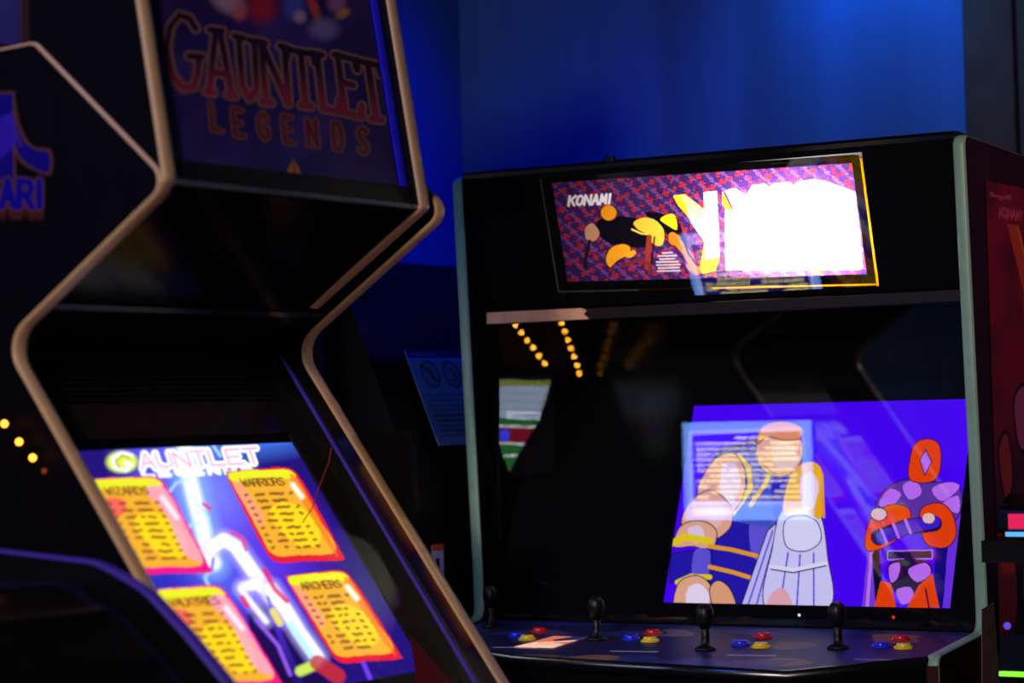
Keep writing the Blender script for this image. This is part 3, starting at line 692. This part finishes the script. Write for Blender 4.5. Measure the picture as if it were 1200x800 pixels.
hz(215, 570, 44, 90, (90, 96, 236), .95, -25); hz(262, 600, 36, 70, (120, 130, 246), .9, -25); hz(300, 520, 60, 14, (60, 110, 220), .8, -5)
hz(240, 650, 60, 40, (96, 60, 232), .9, 20); hz(265, 680, 36, 30, (70, 130, 220), .7); hz(320, 640, 44, 60, (90, 40, 214), .8, -30); hz(200, 690, 40, 24, (40, 40, 190), .8)
hz(310, 700, 60, 40, (84, 50, 220), .8, 40); hz(175, 668, 30, 14, (34, 60, 170), .6)
Q.poly([(290, 720), (310, 705), (345, 800), (310, 820)], (26, 8, 60), .9); Q.poly([(330, 740), (350, 730), (385, 800), (360, 810)], (26, 8, 70), .9)
WH = (250, 250, 255); CY = (170, 220, 255)
bolt = [(212, 508), (219, 535), (222, 560), (229, 588), (236, 614), (243, 640), (250, 660)]
Q.line(bolt, 34, (140, 190, 255), .6, soft=18); Q.line(bolt, 18, (220, 240, 255), .95, soft=7); Q.line(bolt, 12, WH, 1, soft=4)
for b in ([(222, 560), (206, 566), (196, 580)], [(229, 588), (244, 606), (247, 625)], [(255, 512), (250, 522), (258, 534)], [(236, 612), (222, 616), (214, 626)], [(246, 690), (240, 676), (248, 668)]):
    Q.line(b, 3.5, CY, .8, soft=2)
# bright figure-like burst of light (plain glow shapes)
for pts, w in (([(250, 640), (262, 632), (276, 640), (290, 660), (304, 680), (318, 700)], 15), ([(285, 688), (300, 684), (310, 690)], 12), ([(318, 690), (336, 716), (352, 742), (372, 770)], 15), ([(282, 690), (296, 708), (312, 728)], 5)):
    Q.line(pts, w+9, (180, 170, 255), .6, soft=9); Q.line(pts, w, WH, 1, soft=4)
for pts, c, w in (([(272, 624), (284, 630), (288, 644)], (226, 60, 120), 4), ([(310, 668), (322, 690), (336, 704)], (214, 30, 110), 6), ([(284, 700), (290, 710)], (220, 40, 90), 6), ([(314, 700), (322, 724)], (90, 90, 200), 4), ([(320, 716), (328, 730)], (230, 214, 90), 8),
                  ([(300, 726), (326, 756), (340, 790)], (150, 90, 240), 4), ([(340, 730), (372, 778)], (170, 230, 255), 7), ([(238, 590), (246, 596)], (220, 40, 110), 4), ([(352, 786), (366, 780)], (200, 226, 90), 12), ([(372, 776), (396, 792)], (180, 40, 50), 18), ([(424, 772), (436, 800)], (110, 60, 250), 5), ([(250, 655), (248, 668)], (90, 50, 220), 4)):
    Q.line(pts, w, c, .9, soft=2)
# title across the top
for w, c in ((9, (250, 250, 255)), (2.6, (232, 170, 206))):
    Q.ell(143, 541, 18, 12.5, (214, 232, 60) if w > 5 else (250, 250, 250), soft=.15) if w > 5 else None
    Q.text('AUNTLET', (161, 532), (16, -.8), (6, 17), c, w, gap=.28)
    if w > 5: Q.text('LEGENDS', (166, 549.5), (11, -.5), (3, 8.5), (240, 240, 255), 5.5, gap=.75)
Q.line([(154, 534), (143, 531), (132, 537), (134, 547), (148, 551), (154, 544), (146, 542)], 4.5, (250, 250, 240)); Q.line([(152, 536), (143, 533), (135, 540), (140, 548)], 1.8, (150, 130, 30))
# four yellow score lists: corner, width vector, height vector
def plist(o, u, v, title, left, mag):
    o = np.array(o, float); u = np.array(u, float); v = np.array(v, float)
    P = lambda a, b: tuple(o+u*a+v*b)
    rim = (226, 24, 130) if mag else (214, 30, 50)
    Q.blob([P(-.02, .02), P(.1, -.02), P(.5, -.035), P(.92, -.03), P(1.02, .12), P(1.05, .5), P(1.06, .95), P(1.02, 1.03), P(.5, 1.03), P(.05, 1.02), P(-.02, .8), P(-.03, .4)], rim)
    Q.blob([P(0, .03), P(.1, 0), P(.5, -.012), P(.9, 0), P(.97, .14), P(.98, .5), P(1.0, .92), P(.5, .955), P(.08, .94), P(.03, .7), P(.02, .3)], (230, 166, 46))
    Q.blob([P(.3, .5), P(.6, .35), P(.9, .5), P(.85, .8), P(.5, .85)], (250, 214, 24), .8)
    Q.blob([P(0, .03), P(.1, -.01), P(.5, -.02), P(.9, -.01), P(.93, .09), P(.5, .07), P(.05, .1)], (222, 226, 40), .95)
    if mag:
        Q.blob([P(.7, .12), P(.98, .1), P(1.02, .6), P(1.0, .9), P(.8, .8), P(.82, .4)], (250, 150, 190), .75); Q.blob([P(0, .22), P(.3, .2), P(.3, .33), P(.08, .4)], (236, 40, 90), .7)
    else:
        Q.blob([P(.86, .14), P(.98, .12), P(1.0, .9), P(.94, .9)], (236, 110, 30), .7); Q.blob([P(0, .14), P(.14, .16), P(.2, .5), P(.06, .6)], (246, 150, 130), .7)
    Q.text(title, P(.14, .075), u*.075, v*.085, (70, 46, 24), 1.8, .8, gap=.26 if len(title) < 8 else .12)
    for r in range(9):
        b = .255+r*.076
        for a0, a1 in ((.1, .13), (.25, .28), (.30, .33), (.345, .375), (.47, .50), (.515, .55), (.565, .60), (.62, .655), (.76, .79)):
            if rng.random() < .88: Q.line([P(a0, b+rng.uniform(-.008, .008)), P(a1, b+rng.uniform(-.008, .008))], 3.3, (98, 52, 26), .8, soft=1.5)
    if not mag: Q.line([P(.86, .16), P(.9, .30)], 6, (255, 240, 225), .9, soft=3)
    else: Q.line([P(.88, .2), P(.94, .42)], 6, (255, 225, 240), .9, soft=3)
plist((106, 563), (84, -1.5), (52, 106), 'WIZARDS', True, True)
plist((266, 554), (80, -3), (52, 102), 'WARRIORS', False, False)
plist((180, 693), (82, -4), (64, 112), 'VALKYRIES', True, True)
plist((336, 676), (72, -5), (58, 98), 'ARCHERS', False, False)
Q.build('screen', emit_art('score_screen_picture', 1.35), MG, label='lit screen with yellow score lists and lightning')
obj('screen_glass', slab([gs(YI0, 1.488, .042), gs(YI1, 1.488, .042), gs(YI1, .972, .042), gs(YI0, .972, .042)], .0006), M['sglass'], GL)
obj('glass_channel', prism([(gs(0, 1.50)[0]+.040, 1.50), (gs(0, .968)[0]+.040, .968), (gs(0, .968)[0]+.046, .968), (gs(0, 1.50)[0]+.046, 1.50)], 'y', YI1-.006, YI1-.001), M['violet'], GL, label='violet strip where the glass meets the side')
tag(obj('thread', tube([(-2.226, 3.140, 1.349), (-2.210, 3.110, 1.326), (-2.195, 3.072, 1.304), (-2.178, 3.03, 1.279), (-2.165, 3.0, 1.260), (-2.151, 2.955, 1.240)], .0009, 6), mat('red_thread', (170, 60, 50), .6, .3)), 'thin red thread lying across the tilted score screen', 'thread')
# control deck and lower front (below the picture)
obj('control_deck', prism([(-1.925, .955), (-1.635, .89), (-1.62, .85), (-1.78, .80), (-1.95, .90)], 'y', YI0, YI1), M['gloss'], GL)
obj('front_panel', box(-1.84, -1.82, YI0, YI1, 0.03, .80), M['black'], GL)
obj('back_panel', box(-2.94, -2.92, YI0, YI1, 0.03, 1.87), M['black'], GL)
obj('top_panel', prism([(-2.255, 1.905), (-2.94, 1.87), (-2.94, 1.855), (-2.255, 1.89)], 'y', YI0, YI1), M['black'], GL)
for y in (2.62, 2.77, 2.91, 3.06):
    j = obj('joystick', lathe([(0, 0), (.018, 0), (.006, .006), (.0055, .05), (0, .05)], (-1.80, y, .926), 14), M['stick'], GL, smooth=True)
    obj('knob', ball((-1.80, y, .983), .016), M['red'], j, smooth=True)
# logo printed on the side
L = Art([(-2.47, YL-.0008, 1.875), (-2.20, YL-.0008, 1.875), (-2.20, YL-.0008, 1.64), (-2.47, YL-.0008, 1.64)], [(-91.8, 106.1), (78.1, 85.2), (82.3, 287.1), (-88.1, 299.9)], 230, 210)
L.bg((6, 4, 11))
OUT, INK, INKL = (78, 44, 38), (16, 9, 110), (48, 26, 160)
cx = 16
def fuji(grow, c, cl):
    L.poly([(cx-9-grow, 111-grow), (cx+8+grow, 111-grow), (cx+9+grow, 214+0*grow), (cx-10-grow, 214)], c)
    for sgn in (-1, 1):
        f = lambda x, y: (cx+sgn*x, y)
        L.blob([f(11-grow*.6, 112-grow), f(12+grow, 140), f(20+grow, 164-grow), f(34, 176-grow), f(50+grow, 180-grow), f(50+grow, 202+grow), f(34, 198+grow), f(17-grow, 184+grow), f(10-grow, 160)], c)
fuji(3, OUT, None); fuji(0, INK, None)
L.poly([(cx-9, 140), (cx+8, 132), (cx+14, 168), (cx-9, 190)], INKL, .8)
L.line([(cx-10.5, 112), (cx-10.5, 200)], 2, OUT); L.line([(cx+10, 112), (cx+11, 150), (cx+18, 172)], 2, OUT)
for w, c, dy in ((11, (64, 24, 24), 10), (12, OUT, 0), (7.5, (12, 6, 130), 0)):
    L.text('ATARI', (-30, 213+dy), (14.5, 0), (0, 30), c, w, gap=.42)
L.ell(112, 198, 9, 10, (36, 26, 130), .7, soft=.4)
L.build('side_logo', print_art('side_logo_ink', .5, .08), LSIDE, label='blue printed maker logo on the side')

# backlit notice frame on the far side of this cabinet (seen mirrored in the wide cabinet's glass)
SG = thing('light_box_sign', (-2.26, 3.19, 1.15), 'pale blue backlit menu sign on the far side of the tan-trimmed cabinet', 'sign')
obj('casing', box(-2.418, -2.104, 3.1865, 3.203, 1.147, 1.372, .002), M['flat'], SG)
A2 = Art([(-2.106, 3.2042, 1.364), (-2.412, 3.2042, 1.364), (-2.412, 3.2042, 1.152), (-2.106, 3.2042, 1.152)], [(306, 0), (0, 0), (0, 212), (306, 212)], 340, 240)
A2.bg((116, 160, 246)); A2.poly([(14, 18), (290, 14), (290, 180), (14, 180)], (166, 190, 252)); A2.poly([(22, 26), (282, 22), (282, 172), (22, 172)], (30, 24, 110))
for r in range(12):
    y = 35+r*11.6; x = 34 if r > 0 else 110
    while x < (268 if r > 0 else 200):
        w = rng.uniform(8, 30)
        if rng.random() < .85: A2.line([(x, y), (min(x+w, 274), y)], 5.2, (238, 226, 140), .95)
        x += w+rng.uniform(5, 9)
A2.poly([(20, 188), (120, 186), (120, 200), (20, 202)], (250, 226, 236)); A2.poly([(240, 184), (296, 184), (296, 200), (240, 202)], (220, 226, 250))
A2.build('sign_face', emit_art('sign_face_lit', 10.5), SG, label='lit menu face with pale border')

# ------------------------------------------------------------------ dark cabinets against the left wall, behind
FC = thing('arcade_cabinet', (-2.85, 3.475, 0), 'black arcade cabinet with a football game, between the two big cabinets', 'arcade machine')
fp = [(-3.06, 0), (-2.62, 0), (-2.62, .9), (-2.60, .98), (-2.655, 1.06), (-2.655, 1.62), (-2.70, 1.66), (-3.06, 1.66)]
for a, b in ((3.212, 3.230), (3.712, 3.730)): obj('side_panel', prism(fp, 'y', a, b), M['void'], FC)
obj('front_panel', prism([(-2.69, .02), (-2.64, .02), (-2.64, .9), (-2.62, .96), (-2.672, 1.04), (-2.672, 1.60), (-2.72, 1.65), (-3.05, 1.65), (-3.05, .02)], 'y', 3.230, 3.712), M['void'], FC)
fs = [(3.612, 1.470), (3.335, 1.466), (3.50, 1.272), (3.60, 1.35)]
F_ = Art([(-2.669, 3.655, 1.475), (-2.669, 3.32, 1.475), (-2.669, 3.32, 1.262), (-2.669, 3.655, 1.262)], [(0, 0), (300, 0), (300, 213), (0, 213)], 120, 90)
F_.bg((12, 14, 20))
F_.poly([(0, 6), (292, 12), (270, 60), (240, 90), (20, 90), (4, 60)], (150, 164, 186)); F_.poly([(0, 6), (292, 12), (288, 22), (0, 22)], (120, 124, 60))
for yy in (34, 52, 70): F_.line([(4, yy), (276, yy+6)], 2, (110, 120, 140))
F_.poly([(120, 76), (256, 80), (246, 96), (124, 94)], (220, 226, 240)); F_.line([(140, 86), (240, 88)], 4, (40, 70, 170))
F_.poly([(12, 88), (246, 96), (232, 112), (20, 104)], (40, 100, 44)); F_.poly([(22, 104), (234, 112), (186, 150), (40, 140)], (120, 24, 40)); F_.poly([(40, 140), (188, 148), (116, 212), (84, 205)], (40, 104, 50))
for q in ([(20, 104), (234, 112)], [(40, 140), (190, 148)], [(56, 168), (160, 172)], [(234, 112), (116, 212)]): F_.line(q, 4, (226, 226, 232))
F_.ell(112, 126, 18, 14, (60, 70, 250)); F_.line([(40, 94), (60, 90)], 6, (220, 210, 40))
F_.poly([(300, 0), (300, 213), (116, 213), (180, 150), (240, 100), (292, 14)], (8, 8, 10)); F_.poly([(0, 60), (0, 213), (84, 213), (40, 140), (10, 70)], (8, 8, 10))
F_.build('screen', emit_art('football_screen_picture', 11.0), FC, label='lit screen with a green playing field')
obj('added_bulb_shield', prism([(-2.655, 1.598), (-2.46, 1.606), (-2.46, 1.614), (-2.655, 1.615)], 'y', 3.212, 3.60), M['void'], FC)  # added shield that keeps the bulbs out of the header glass
BW = emit('warm_bulb_glow', (255, 170, 45), 40.0)
for (ya, za, yb, zb, n) in ((3.505, 1.583, 3.385, 1.501, 6), (3.306, 1.590, 3.229, 1.479, 7)):
    for k in range(n):
        t = k/(n-1); obj('bulb', ball((-2.650, max(ya+(yb-ya)*t, 3.234), za+(zb-za)*t), .0055, 10), BW, FC, label='small glowing amber bulb')

NC = thing('arcade_cabinet', (-2.8, 4.15, 0), 'unlit black cabinet behind the others with a paper notice on its sloping face', 'arcade machine')
np_ = [(-3.06, 0), (-2.51, 0), (-2.492, .60), (-2.492, 1.25), (-2.672, 1.700), (-2.70, 1.712), (-3.06, 1.712)]
for a, b in ((3.790, 3.808), (4.40, 4.418)): obj('side_panel', prism(np_, 'y', a, b), M['void'], NC)
obj('front_panel', prism([(-3.05, .02), (-2.52, .02), (-2.500, .60), (-2.500, 1.25), (-2.679, 1.697), (-2.70, 1.704), (-3.05, 1.704)], 'y', 3.808, 4.40), M['void'], NC)
def nf(y, z, d=0.0): return (-2.6-.4*(z-1.52)+d, y, z)
N = Art([nf(3.917, 1.523, .0035), nf(4.118, 1.523, .0035), nf(4.118, 1.337, .0035), nf(3.917, 1.337, .0035)], [(0, 0), (200, 0), (200, 205), (0, 205)], 170, 170)
N.bg((92, 128, 232)); N.poly([(0, 0), (200, 0), (200, 18), (0, 18)], (34, 34, 42)); N.line([(14, 9), (110, 9)], 4, (90, 90, 100))
for cx_ in (62, 140):
    N.ell(cx_, 52, 32, 30, (26, 26, 40)); N.ell(cx_, 52, 27.5, 25.5, (84, 118, 220))
    if cx_ == 62: N.line([(cx_-20, 34), (cx_+20, 70)], 6, (26, 26, 40)); N.blob([(cx_-4, 40), (cx_+8, 44), (cx_+10, 62), (cx_-2, 66)], (60, 60, 80), .8)
    else: N.blob([(cx_, 40), (cx_+14, 46), (cx_+12, 66), (cx_+2, 60)], (60, 60, 80), .7); N.line([(cx_-14, 66), (cx_+18, 66)], 3, (60, 60, 80))
for r in range(9): N.line([(20+6*(r % 2), 98+r*11), (180-14*(r % 3), 98+r*11)], 3 if r not in (4, 5) else 5, (60, 64, 90), .55 if r < 4 else .8)
t = obj('notice_sheet', slab([nf(3.917, 1.523, .0032), nf(4.118, 1.523, .0032), nf(4.118, 1.337, .0032), nf(3.917, 1.337, .0032)], .0012), M['paper'], None)
tag(t, 'blue-lit paper notice with two round warning symbols on a sloping black cabinet', 'notice')
N.build('notice_print', print_art('notice_ink', .7, .2), t)
c = obj('price_card', box(-2.5, -2.4985, 3.845, 3.885, 1.085, 1.150), M['paper'])
tag(c, 'small white card with orange top edge on the dark cabinet, low behind tan trim', 'card')
obj('card_header', box(-2.4985, -2.4977, 3.845, 3.885, 1.139, 1.150), mat('orange_card_ink', (190, 84, 30), .6, .2), c, label='orange strip')
obj('card_symbol', box(-2.4985, -2.4977, 3.858, 3.869, 1.100, 1.124), mat('black_card_ink', (20, 20, 30), .6, .2), c, label='black printed figure')

# ------------------------------------------------------------------ low hooded cabinet in the near left corner
NB = thing('arcade_cabinet', (-2.3, 2.2, 0), 'low black hooded cabinet with curved violet edge trim in the near left corner', 'arcade machine')
hp = rounded([(-2.95, 1.240, 0), (-2.308, 1.227, 0), (-2.125, 1.212, .12), (-2.045, 1.176, .12), (-1.978, 1.119, .15), (-1.80, .95, .05), (-1.74, .80, .03), (-1.78, 0, 0), (-2.95, 0, 0)])
he = rounded([(-2.90, 1.239, 0), (-2.308, 1.227, 0), (-2.125, 1.212, .12), (-2.045, 1.176, .12), (-1.978, 1.119, .15), (-1.80, .95, .05), (-1.74, .80, .03), (-1.76, .40, 0)], closed=False)
for a, b in ((1.96, 1.982), (2.455, 2.478)):
    p = obj('side_panel', prism(hp, 'y', a, b), M['gloss'], NB)
    obj('edge_trim', trim(he, 'y', a, b, 1, .004), M['violet'], p, label='violet edge trim', smooth=True)
obj('hood', prism([(x-.012, z-.022) for x, z in hp[:-2]]+[(-1.80, .02), (-2.94, .02)], 'y', 1.982, 2.455), M['gloss'], NB)
SL = thing('string_light', (-2.26, 2.475, 1.36), 'short string of amber bulbs hanging beside the tan-trimmed cabinet side', 'string light')
WB = emit('amber_bulb_glow', (255, 150, 40), 9.0)
pts = [(-2.345, 2.478, 1.452), (-2.32, 2.477, 1.424), (-2.296, 2.475, 1.400), (-2.270, 2.475, 1.375), (-2.246, 2.475, 1.353), (-2.226, 2.475, 1.335)]
obj('wire', tube(pts, .0015, 6), M['flat'], SL)
for p in pts[2:5]: obj('bulb', ball((p[0], p[1]-.004, p[2]), .0042, 10), WB, SL, label='glowing amber bulb')
obj('bulb', ball((pts[5][0], pts[5][1]-.004, pts[5][2]), .003, 10), emit('amber_bulb_dim', (200, 90, 20), .6), SL, label='dim amber bulb')

# ------------------------------------------------------------------ framed poster, far left
PF = thing('framed_poster', (-3.09, 3.1, 2.1), 'dim blue framed poster on the wall at top left corner', 'picture')
bm = bmesh.new()
for (a, b, c, d) in ((2.66, 2.695, 2.085, 2.80), (3.400, 3.434, 2.085, 2.80), (2.695, 3.400, 2.085, 2.10), (2.695, 3.400, 2.765, 2.80)): add_box(bm, X0, X0+.022, a, b, c, d)
obj('frame', bm, M['wood'], PF)
obj('frame_highlight', box(X0, X0+.024, 3.434, 3.438, 2.085, 2.80), mat('purple_frame_highlight', (130, 80, 190), .3, .5), PF, label='thin painted highlight on the outer edge of the frame')  # highlight along the frame, painted as a purple strip
obj('poster', box(X0, X0+.006, 2.695, 3.400, 2.10, 2.765), mat('blue_poster_print', (70, 66, 150), .35, .5, noise=.5, scale=3), PF)

# ------------------------------------------------------------------ machine cut by the right edge of the picture
RC = thing('arcade_cabinet', (-1.15, 3.8, 0), 'black arcade machine at right edge with pink lit panel and green light strip', 'arcade machine')
obj('body', prism([(3.80, 0), (3.80, .93), (3.72, .955), (3.74, 1.02), (3.86, 1.045), (4.2, 1.045), (4.2, 0)], 'x', -1.345, -.80), M['gloss'], RC)
obj('shelf', prism([(3.72, 1.137), (3.72, 1.172), (4.0, 1.182), (4.2, 1.182), (4.2, 1.137)], 'x', -1.366, -.80), M['gloss'], RC)
obj('upright', box(-1.20, -.82, 3.98, 4.18, 1.045, 1.137), M['black'], RC)
hood = obj('hood', prism(rounded([(3.74, 1.182, .01), (3.75, 1.225, .02), (3.80, 1.245, .02), (4.0, 1.235, .02), (4.0, 1.182, 0)]), 'x', -1.345, -.80), M['gloss'], RC)
obj('lit_panel', box(-1.326, -.86, 3.738, 3.742, 1.190, 1.214), emit('pink_panel_glow', (240, 40, 96), .9), RC, label='pink lit panel')
obj('panel_light', box(-1.330, -.86, 3.734, 3.741, 1.178, 1.185), emit('cyan_panel_glow', (110, 190, 255), 1.0), RC, label='pale blue light bar')
obj('light_strip', box(-1.340, -.82, 3.712, 3.722, .957, .964), emit('green_strip_glow', (140, 255, 60), 1.3), RC, label='green light strip')
obj('coin_light', ball((-1.332, 3.735, 1.035), .006), emit('violet_lamp_glow', (110, 80, 250), .8), RC, label='small violet lamp')
tag(obj('torn_sticker', slab([(-1.4372, 3.905, 1.045), (-1.4372, 3.965, 1.052), (-1.4372, 3.985, .90), (-1.4372, 3.895, .895)], -.0008), mat('faded_sticker_paper', (150, 110, 120), .7, .2, noise=.3, scale=30)), 'torn grey-pink sticker low on the red cabinet side by the green strip', 'sticker')

# ------------------------------------------------------------------ lamps
def look(o, target): o.rotation_euler = (Vector(target)-o.location).to_track_quat('-Z', 'Y').to_euler()
def area(name, loc, target, size, power, rgb, sy=None):
    l = bpy.data.lights.new(name, 'AREA'); l.energy = power; l.color = rgb
    l.shape = 'RECTANGLE'; l.size = size; l.size_y = sy or size
    o = bpy.data.objects.new(name, l); COL.objects.link(o); o.location = loc; look(o, target); return o
def spot(name, loc, target, angle, power, rgb, blend=.8, r=.04):
    l = bpy.data.lights.new(name, 'SPOT'); l.energy = power; l.color = rgb; l.spot_size = math.radians(angle); l.spot_blend = blend; l.shadow_soft_size = r
    o = bpy.data.objects.new(name, l); COL.objects.link(o); o.location = loc; look(o, target); return o
# lamps inside the header box
area('header_tube_lamp', (-1.765, 4.00, 1.70), (-1.765, 3.9, 1.70), .17, 11, (1, .96, .9), .05)
area('header_tube_lamp_far', (-2.05, 4.10, 1.73), (-2.05, 3.9, 1.72), .26, .5, (1, .92, .9), .05)
# room
area('room_lamp', (-.85, -1.2, 2.75), (-2.0, 3.2, 1.4), .4, 105, (1, .84, .72))
spot('azure_wall_lamp', (-2.02, 4.72, 2.66), (-2.02, 4.95, 2.1), 110, 40, (.010, .40, 1), 1.0, .1)
spot('blue_front_lamp', (-2.1, 1.4, 3.0), (-1.95, 3.75, 1.0), 40, 45, (.03, .16, 1), .5, .12)
spot('blue_corner_lamp', (-2.0, 4.45, 3.0), (-2.75, 4.25, 1.7), 80, 170, (.004, .004, 1), 1.0)
spot('blue_wall_lamp', (-2.5, 4.3, 3.05), (-2.6, 4.95, 2.1), 90, 9, (.01, .02, 1), 1.0)
spot('cyan_lamp', (-2.85, 3.35, 2.95), (-2.46, 3.9, 1.35), 32, 9, (.02, .42, .75), 1.0, .12)
spot('red_side_lamp', (-.2, 3.9, 2.6), (-1.43, 4.25, 1.5), 50, 16, (1, .25, .3), .8)

w = bpy.data.worlds.new('dark_room'); scene.world = w; w.use_nodes = True
w.node_tree.nodes['Background'].inputs[0].default_value = (.02, .02, .06, 1); w.node_tree.nodes['Background'].inputs[1].default_value = .05

# ------------------------------------------------------------------ camera
cd = bpy.data.cameras.new('camera'); cam = bpy.data.objects.new('camera', cd); COL.objects.link(cam)
cd.sensor_width = 36; cd.lens = 2833/1200*36; cd.clip_start = .05
th, rho = math.radians(31), math.atan(.0257); pit = math.atan(81*math.cos(rho)/2833)
f0 = Vector((-math.sin(th), math.cos(th), 0)); r0 = Vector((math.cos(th), math.sin(th), 0)); up = Vector((0, 0, 1))
fw = f0*math.cos(pit)+up*math.sin(pit); u0 = -f0*math.sin(pit)+up*math.cos(pit)
R = r0*math.cos(rho)-u0*math.sin(rho); U = r0*math.sin(rho)+u0*math.cos(rho)
m = Matrix((R, U, -fw)).transposed().to_4x4(); m.translation = (0, 0, 1.40)
cam.matrix_world = m
cd.dof.use_dof = True; cd.dof.focus_distance = 4.15; cd.dof.aperture_fstop = 2.6
scene.camera = cam

vs = scene.view_settings
scene.display_settings.display_device = 'sRGB'
vs.view_transform = 'Standard'; vs.look = 'None'; vs.exposure = 0; vs.gamma = 1; vs.use_curve_mapping = False
